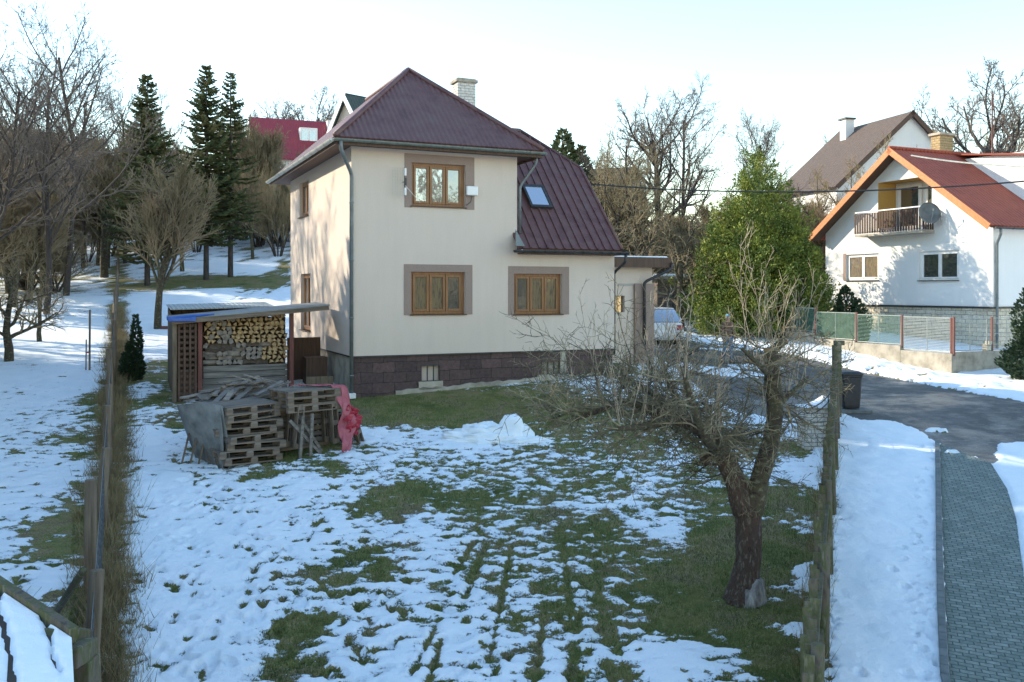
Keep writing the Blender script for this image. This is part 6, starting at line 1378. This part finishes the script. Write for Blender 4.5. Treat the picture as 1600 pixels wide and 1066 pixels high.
def spruce(name, px, base, top, wpx, label, seed, bare=.18, D=None, dens=1.0):
    g = G(px, base) if D is None else Vector(((px - CX) / F * D, D, gz((px - CX) / F * D, D))); H = CZ + (HY - top) / F * g.y - g.z; R = wpx / F * g.y; rg = random.Random(seed)
    r = empty(name, g, 0, label, 'tree'); mb = MB(); mb.tube([(0, 0, -.2), (.03, 0, H * .5), (0, 0, H)], [.17, .10, .012], 8, cap=False); mb.build('trunk', 'bark_dark', r, smooth=True)
    mb = MB(); Q = []
    z = H * bare
    while z < H * .985:
        t = (z / H - bare) / (1 - bare); ln = R * (1 - t) ** .8 * min(1, .55 + 2.2 * t) + .08; nb_ = int((7 if t < .8 else 5) * dens)
        for k in range(nb_):
            a = rg.uniform(0, 6.28); l = ln * rg.uniform(.6, 1.15); o = Vector((math.cos(a), math.sin(a), 0)); lift = .45 * t - .18; pts = []
            for i in range(6): f = i / 5; pts.append(Vector((0, 0, z)) + o * l * f + Vector((0, 0, l * (lift * f - .32 * f * (1 - f) + .10 * f * f))))
            mb.tube([pts[0], pts[3], pts[5]], [.02, .012, .004], 3, cap=False)
            sd = Vector((-o.y, o.x, 0)); ns = max(4, int(l / .085))
            for i in range(1, ns + 1):
                f = i / ns; j = min(int(f * 5), 4); p = pts[j].lerp(pts[j + 1], f * 5 - j); tl = (.20 + .5 * l * (1 - f)) * .42 + .07
                for s_ in (-1, 1):
                    d = (o * .7 + sd * s_ * rg.uniform(.5, 1.1) + Vector((0, 0, rg.uniform(-.5, .15)))).normalized(); w_ = Vector((rg.uniform(-.3, .3), rg.uniform(-.3, .3), 1)).cross(d).normalized() * .035
                    q2 = p + d * tl * rg.uniform(.7, 1.2); Q.append((p - w_, p.lerp(q2, .5) - w_ * 1.5, q2, p.lerp(q2, .5) + w_ * 1.5))
                    u = Vector((rg.uniform(-.4, .4), rg.uniform(-.4, .4), 1)).normalized() * .05; Q.append((p - u, p.lerp(q2, .6) - u, q2, p + u))
        z += rg.uniform(.16, .27) * (1 if t < .7 else .7)
    mc = MB()
    for q in Q: mc.quad(*q)
    mb.build('limb', 'bark_dark', r); mc.build('crown', 'spruce', r); return r
spruce('spruce', 322, 437, 97, 70, 'dark spruce with bare lower trunk, middle one of three', 1)
spruce('spruce', 360, 433, 110, 55, 'thinner open spruce, right one of three', 2, .2, dens=.62)
spruce('spruce', 230, 0, 112, 74, 'dark spruce, left one of three, behind the round tree', 3, .12, D=49)
# ---------------------------------------------------------------- unseen spruces added to shade the lawn, and trees behind the viewpoint
random.seed(35)
for i, (x, y, top_) in enumerate(((-20, 27.6, 15.8), (-19.7, 24.3, 14.8), (-19.2, 21.3, 14.3), (-18.7, 18.4, 13.3), (-18.2, 15.4, 12.2), (-17.4, 12.4, 11), (-16.8, 9.4, 10), (-16, 6.4, 9))):
    z0 = gz(x, y); o = empty('shade_spruce', (x, y, z0), U(0, 6), 'unseen dense spruce added left of the meadow to shade the lawn', 'tree', 'unseen spruces added to shade the lawn')
    if i == 0: SHM = fronds(9000, spires_pos([(0, 0, 12, 2.6, .4)]), .62, 'crown', 'spruce', random.Random(3)); mb = MB(); mb.tube([(0, 0, -.3), (0, 0, 11)], [.2, .05], 8); SHT = mb.mesh('trunk', 'bark_dark')
    k_s = (top_ - z0) / 12; inst('crown', SHM, o, sc=(1.0, 1.0, k_s)); inst('trunk', SHT, o, sc=(1, 1, k_s))
for i in range(26):
    x, y = U(22, 46), U(-22, 2); x = max(x, 20 - y * .3)
    plant(random.choice(('bush2', 'broom2', 'round2', 'bush2')), x, y, U(1.3, 2.0), U(1.4, 2.0), U(0, 6), 'bare_tree', 'bare tawny tree standing behind the viewpoint at the right', 'tree', 'bare trees behind the viewpoint', parts=('trunk', 'crown'))
# ---------------------------------------------------------------- the old apple tree
random.seed(41)
AT = G(1165, 938); apple = empty('apple_tree', AT, 0, 'old apple tree with forked lichened trunk and many pale shoots on the lawn', 'tree')
def ap(px, py, dy=0): return W(px, py, AT.y + dy) - AT
rga = random.Random(9)
def rough_tube(mb, pts, rad, n=16, amp=.16, sub=6, seed=0):
    pts = [Vector(p) for p in pts]; P_ = []; R2 = []
    for i in range(len(pts) - 1):
        p0 = pts[max(i - 1, 0)]; p1 = pts[i]; p2 = pts[i + 1]; p3 = pts[min(i + 2, len(pts) - 1)]
        for k in range(sub):
            t = k / sub; P_.append(.5 * ((2 * p1) + (p2 - p0) * t + (2 * p0 - 5 * p1 + 4 * p2 - p3) * t * t + (3 * p1 - p0 - 3 * p2 + p3) * t ** 3)); R2.append(rad[i] + (rad[i + 1] - rad[i]) * t)
    P_.append(pts[-1]); R2.append(rad[-1]); o = len(mb.v); mb.tube(P_, R2, n)
    for i, c in enumerate(P_):
        for j in range(n):
            a = 2 * PI * j / n; nn = float(fbm(N1, np.array(math.cos(a) * 1.3 + seed), np.array(c.z * 3.1 + math.sin(a) * 1.3), 3)); v = Vector(mb.v[o + i * n + j]); v = c + (v - c) * (1 + amp * 2 * nn); mb.v[o + i * n + j] = tuple(v)
    return P_, R2
mb = MB(); rough_tube(mb, [ap(1158, 945), ap(1162, 915), ap(1168, 880), ap(1170, 830), ap(1168, 790)], [.25, .19, .16, .15, .16], 20, .18, 7, 1)
for a_ in (0.2, 2.3, 3.6, 5.2): mb.tube([ap(1160, 925), ap(1160, 935) + Vector((.16 * math.cos(a_), .16 * math.sin(a_), 0)), ap(1160, 946) + Vector((.30 * math.cos(a_), .30 * math.sin(a_), -.02))], [.09, .08, .03], 8)
tr_ = mb.build('trunk', 'bark_apple', apple, smooth=True)
mb = MB(); rough_tube(mb, [ap(1166, 948), ap(1168, 925, -.02), ap(1174, 900, -.01)], [.262, .212, .15], 20, .18, 7, 1); mb.build('limewash', 'bark_lim', apple, smooth=True)
limbs = []; mb = MB()
LIMB = [([ap(1164, 800), ap(1146, 745), ap(1124, 705, -.1), ap(1098, 672, -.1), ap(1060, 655, -.2), ap(1020, 640, -.2)], [.165, .14, .12, .10, .08, .065], 'l'),
        ([ap(1174, 800), ap(1190, 740), ap(1204, 690, .1), ap(1210, 640, .15), ap(1206, 590, .2), ap(1203, 548, .2)], [.15, .12, .10, .105, .10, .08], 'r'),
        ([ap(1098, 672, -.1), ap(1072, 650, .5), ap(1050, 610, .9), ap(1030, 560, 1.2)], [.07, .055, .045, .03], 'a'),
        ([ap(1020, 640, -.2), ap(975, 628, -.5), ap(940, 640, -.7), ap(900, 655, -.9)], [.058, .048, .036, .022], 'b'),
        ([ap(1060, 655, -.2), ap(1010, 665, -1.0), ap(965, 670, -1.6)], [.055, .045, .025], 'c'), ([ap(1060, 655, -.2), ap(1015, 612, .3), ap(975, 590, .6), ap(930, 580, .8)], [.05, .04, .03, .018], 'd'),
        ([ap(1124, 705, -.1), ap(1106, 690, -.7), ap(1085, 640, -1.2), ap(1070, 590, -1.5)], [.06, .05, .04, .025], 'e'), ([ap(1210, 640, .15), ap(1235, 615, .5), ap(1262, 590, .8)], [.05, .035, .02], 'f'), ([ap(1206, 590, .2), ap(1185, 570, -.5), ap(1160, 545, -.9)], [.05, .035, .02], 'g'), ([ap(1203, 552, .2), ap(1216, 540, .22), ap(1226, 532, .25)], [.07, .06, .055], 's'),
        ([ap(1146, 745), ap(1130, 730, .5), ap(1120, 690, 1.0), ap(1110, 640, 1.4)], [.06, .05, .035, .02], 'h')]
for pts, rad, nm in LIMB:
    mb = MB(); P_, R2 = rough_tube(mb, pts, rad, 12, .14, 6, ord(nm)); mb.build('limb', 'bark_apple' if nm == 'l' else 'bark_moss', apple, smooth=True); limbs.append((P_, R2, nm))
mb = MB(); c_ = ap(1228, 531, .25); mb.tube([c_ - Vector((.02, 0, .012)), c_ + Vector((.004, 0, .003))], [.056, .056], 12); mb.tube([ap(1202, 549, .2), ap(1202, 544, .2)], [.078, .074], 12); mb.build('pruning_cut', 'logend', apple)
mb = MB(); rough_tube(mb, [ap(1118, 706, -.1), ap(1108, 715, -.2), ap(1098, 722, -.25)], [.07, .06, .055], 12, .2, 4, 3); mb.build('limb_stub', 'bark_apple', apple, smooth=True)
SH = [(7, .05, .10, 4, .5, .45, 4), (4, .10, .05, 3, .7, .4, 3), (3, .1, 0, 0, 0, 0, 3)]
TW_ = [(7, .17, -.01, 7, .85, .55, 4), (5, .20, .0, 5, .9, .5, 3), (3, .2, .01, 0, .9, .45, 3)]
mbs = [MB(), MB()]; mbt = [MB(), MB()]; spec_trunk[0] = 9; spec_start[0] = .25; spec_min[0] = .0046
for P_, R2, nm in limbs:
    n = len(P_)
    if nm == 's': continue
    for i in range(n):
        if nm in 'lr' and i < n * .35: continue
        p = P_[i]
        ks = {'l': 2.0, 'r': 1.0, 'h': 1.6}.get(nm, 1.7)
        for k in range(int(ks) + (rga.random() < ks % 1)):
            az = rga.uniform(0, 6.28)
            if rga.random() < (.34 if nm in 'rfgl' else .3): # water shoot
                grow(mbs, p, Vector((math.cos(az) * .35, math.sin(az) * .35, 1)).normalized(), rga.uniform(.5, 1.2) * (1.3 if nm in 'rfg' else 1), rga.uniform(.005, .0095), 0, SH, rga)
            else:
                up = rga.uniform(-.35, .75); d = Vector((math.cos(az), math.sin(az), up))
                if nm in 'bcd': d.x -= .5
                grow(mbt, p, d.normalized(), rga.uniform(.4, 1.15) * (1.35 if nm in 'bcda' else 1), min(R2[i] * .45, rga.uniform(.010, .020)), 0, TW_, rga)
mbs[0].build('shoots', 'twig_shoot', apple, smooth=True); mbt[0].build('twigs', 'twig_apple', apple, smooth=True)
print('apple verts', len(mbs[0].v), len(mbt[0].v))
# ---------------------------------------------------------------- dry grass and dead stems along both fences
rs = np.random.RandomState(8)
def along(fn, n, y0, y1, off0, off1, pw=1.4):
    y = y0 + (y1 - y0) * rs.rand(n) ** pw; cl = .5 + .5 * N2(y * 1.1, y * 0 + 2.); keep_ = rs.rand(n) < np.clip(.05 + 1.5 * (cl - .25 + .5 * N1(y * 3, y * 0)), .03, 1); y = y[keep_]; x = fn(y) + off0 + (off1 - off0) * rs.rand(len(y)) ** 1; return np.stack([x, y, tz(x, y) + .0], -1)
cl_ = []
for _ in range(620):
    y = 7 + 34 * rnd() ** 1.5; c_ = (lfx(y) + random.gauss(.08, .14), y); m_ = int(U(15, 110)); sg = U(.04, .16); pp = np.stack([rs.normal(c_[0], sg, m_), rs.normal(c_[1], sg * 1.6, m_)], -1); cl_.append(np.concatenate([pp, tz(pp[:, 0], pp[:, 1])[:, None] + .01], 1))
blades('dry_grass', np.concatenate(cl_), .06, .40, .012, 'drygrass', 1.0, 'dry tan grass and dead stems grown along the left wire fence')
blades('dry_grass', along(lfx, 9000, 7, 40, -.5, .6), .05, .2, .012, 'grassb', .9, 'short green grass tufts at the foot of the left wire fence')
blades('fence_weeds', along(rfx, 7000, 6, 21, -.30, .12), .05, .32, .010, 'drygrass', .7, 'dry weeds at the foot of the mossy wooden fence')
# ---------------------------------------------------------------- the person walking up the road
def skin(name, J, E, mat, parent, root=0, lv=2):
    me = bpy.data.meshes.new(name); me.from_pydata([j[0] for j in J], E, []); me.materials.append(M[mat] if isinstance(mat, str) else mat); me.update()
    o = bpy.data.objects.new(name, me); COL.objects.link(o); o.parent = parent
    s = o.modifiers.new('skin', 'SKIN'); s.use_smooth_shade = True
    for i, j in enumerate(J):
        v = me.skin_vertices[0].data[i]; r = j[1]; v.radius = r if isinstance(r, tuple) else (r, r); v.use_root = (i == root)
    u = o.modifiers.new('sub', 'SUBSURF'); u.levels = u.render_levels = lv; return o
M['skin'] = nmat('skin', [(.42, .24, .17), (.5, .3, .22)], 6, .6); M['jacket'] = nmat('brown_jacket_cloth', [(.09, .055, .04), (.17, .10, .07)], 8, .9, bmp=.3, bscale=30); M['jeans'] = nmat('blue_denim', [(.05, .12, .24), (.09, .2, .36)], 9, .9, bmp=.2, bscale=50); M['hatb'] = nmat('light_blue_knit', [(.14, .36, .50), (.2, .45, .6)], 20, .95, bmp=.4, bscale=60)
px_, D_p = 1137, 33.0; x = (px_ - CX) / F * D_p; PS = empty('person', (x, D_p, gz(x, D_p) + .0), .25, 'person in light blue knit hat, brown jacket and blue jeans walking on the road', 'person')
B = []; E = []
def J(p, r, par=None):
    B.append((p, r));
    if par is not None: E.append((par, len(B) - 1))
    return len(B) - 1
pel = J((0, 0, .94), (.14, .11)); sp = J((0, 0, 1.12), (.125, .10), pel); chs = J((0, .01, 1.34), (.15, .11), sp); nk = J((0, .0, 1.50), .055, chs); hb = J((0, -.005, 1.57), (.075, .085), nk); hm = J((0, -.01, 1.64), (.078, .095), hb); J((0, 0, 1.72), (.055, .07), hm)
J((0, -.115, 1.61), .013, hb)
for sg in (-1, 1):
    J((sg * .088, 0, 1.625), .012, hm)
    hp_ = J((sg * .09, 0, .88), .095, pel); kn = J((sg * .10, -.10 if sg > 0 else .02, .49), .062, hp_); ak = J((sg * .10, -.06 if sg > 0 else .20, .10), .042, kn); J((sg * .11, -.2 if sg > 0 else .07, .035), .035, ak)
    sh_ = J((sg * .17, .01, 1.42), .062, chs); el = J((sg * .24, .06 if sg > 0 else -.02, 1.15), .045, sh_); wr = J((sg * .25, -.06 if sg > 0 else -.14, .93), .028, el); pm = J((sg * .25, -.08 if sg > 0 else -.16, .86), (.02, .036), wr)
    for k, ln in enumerate((.062, .075, .072, .055)):
        a = J((sg * .25, (-.08 if sg > 0 else -.16) - .034 + k * .022, .815), .0095, pm); b_ = J((sg * .243, (-.08 if sg > 0 else -.16) - .038 + k * .022, .815 - ln * .55), .0088, a); J((sg * .23, (-.08 if sg > 0 else -.16) - .036 + k * .022, .815 - ln), .008, b_)
    t_ = J((sg * .238, (-.08 if sg > 0 else -.16) - .06, .875), .010, pm); J((sg * .228, (-.08 if sg > 0 else -.16) - .078, .83), .009, t_)
skin('body', B, E, 'skin', PS)
B = []; E = []; pel = J((0, 0, .96), (.16, .125)); 
for sg in (-1, 1): hp_ = J((sg * .09, 0, .87), .11, pel); kn = J((sg * .10, -.10 if sg > 0 else .02, .49), .078, hp_); J((sg * .10, -.06 if sg > 0 else .20, .11), .062, kn)
skin('trousers', B, E, 'jeans', PS)
B = []; E = []; b0_ = J((0, 0, .90), (.18, .145)); sp = J((0, 0, 1.12), (.165, .135), b0_); chs = J((0, .01, 1.36), (.175, .14), sp); J((0, 0, 1.49), .075, chs)
for sg in (-1, 1): sh_ = J((sg * .18, .01, 1.42), .082, chs); el = J((sg * .24, .06 if sg > 0 else -.02, 1.15), .068, sh_); J((sg * .25, -.05 if sg > 0 else -.13, .95), .05, el)
skin('jacket', B, E, 'jacket', PS)
B = []; E = []; a = J((0, 0, 1.665), (.092, .108)); c_ = J((0, .005, 1.73), (.082, .095), a); J((0, .01, 1.79), (.035, .04), c_); skin('hat', B, E, 'hatb', PS)
for sg in (-1, 1):
    mb = MB(); y = (-.13 if sg > 0 else .14); mb.lathe([(.05, 0), (.055, .05), (.05, .13)], 12, (sg * .105, y + .07, 0)); mb.box((sg * .11 - .045, y - .13, 0), (sg * .11 + .045, y + .09, .07)); mb.build('shoe', 'black', PS, bevel=.015)
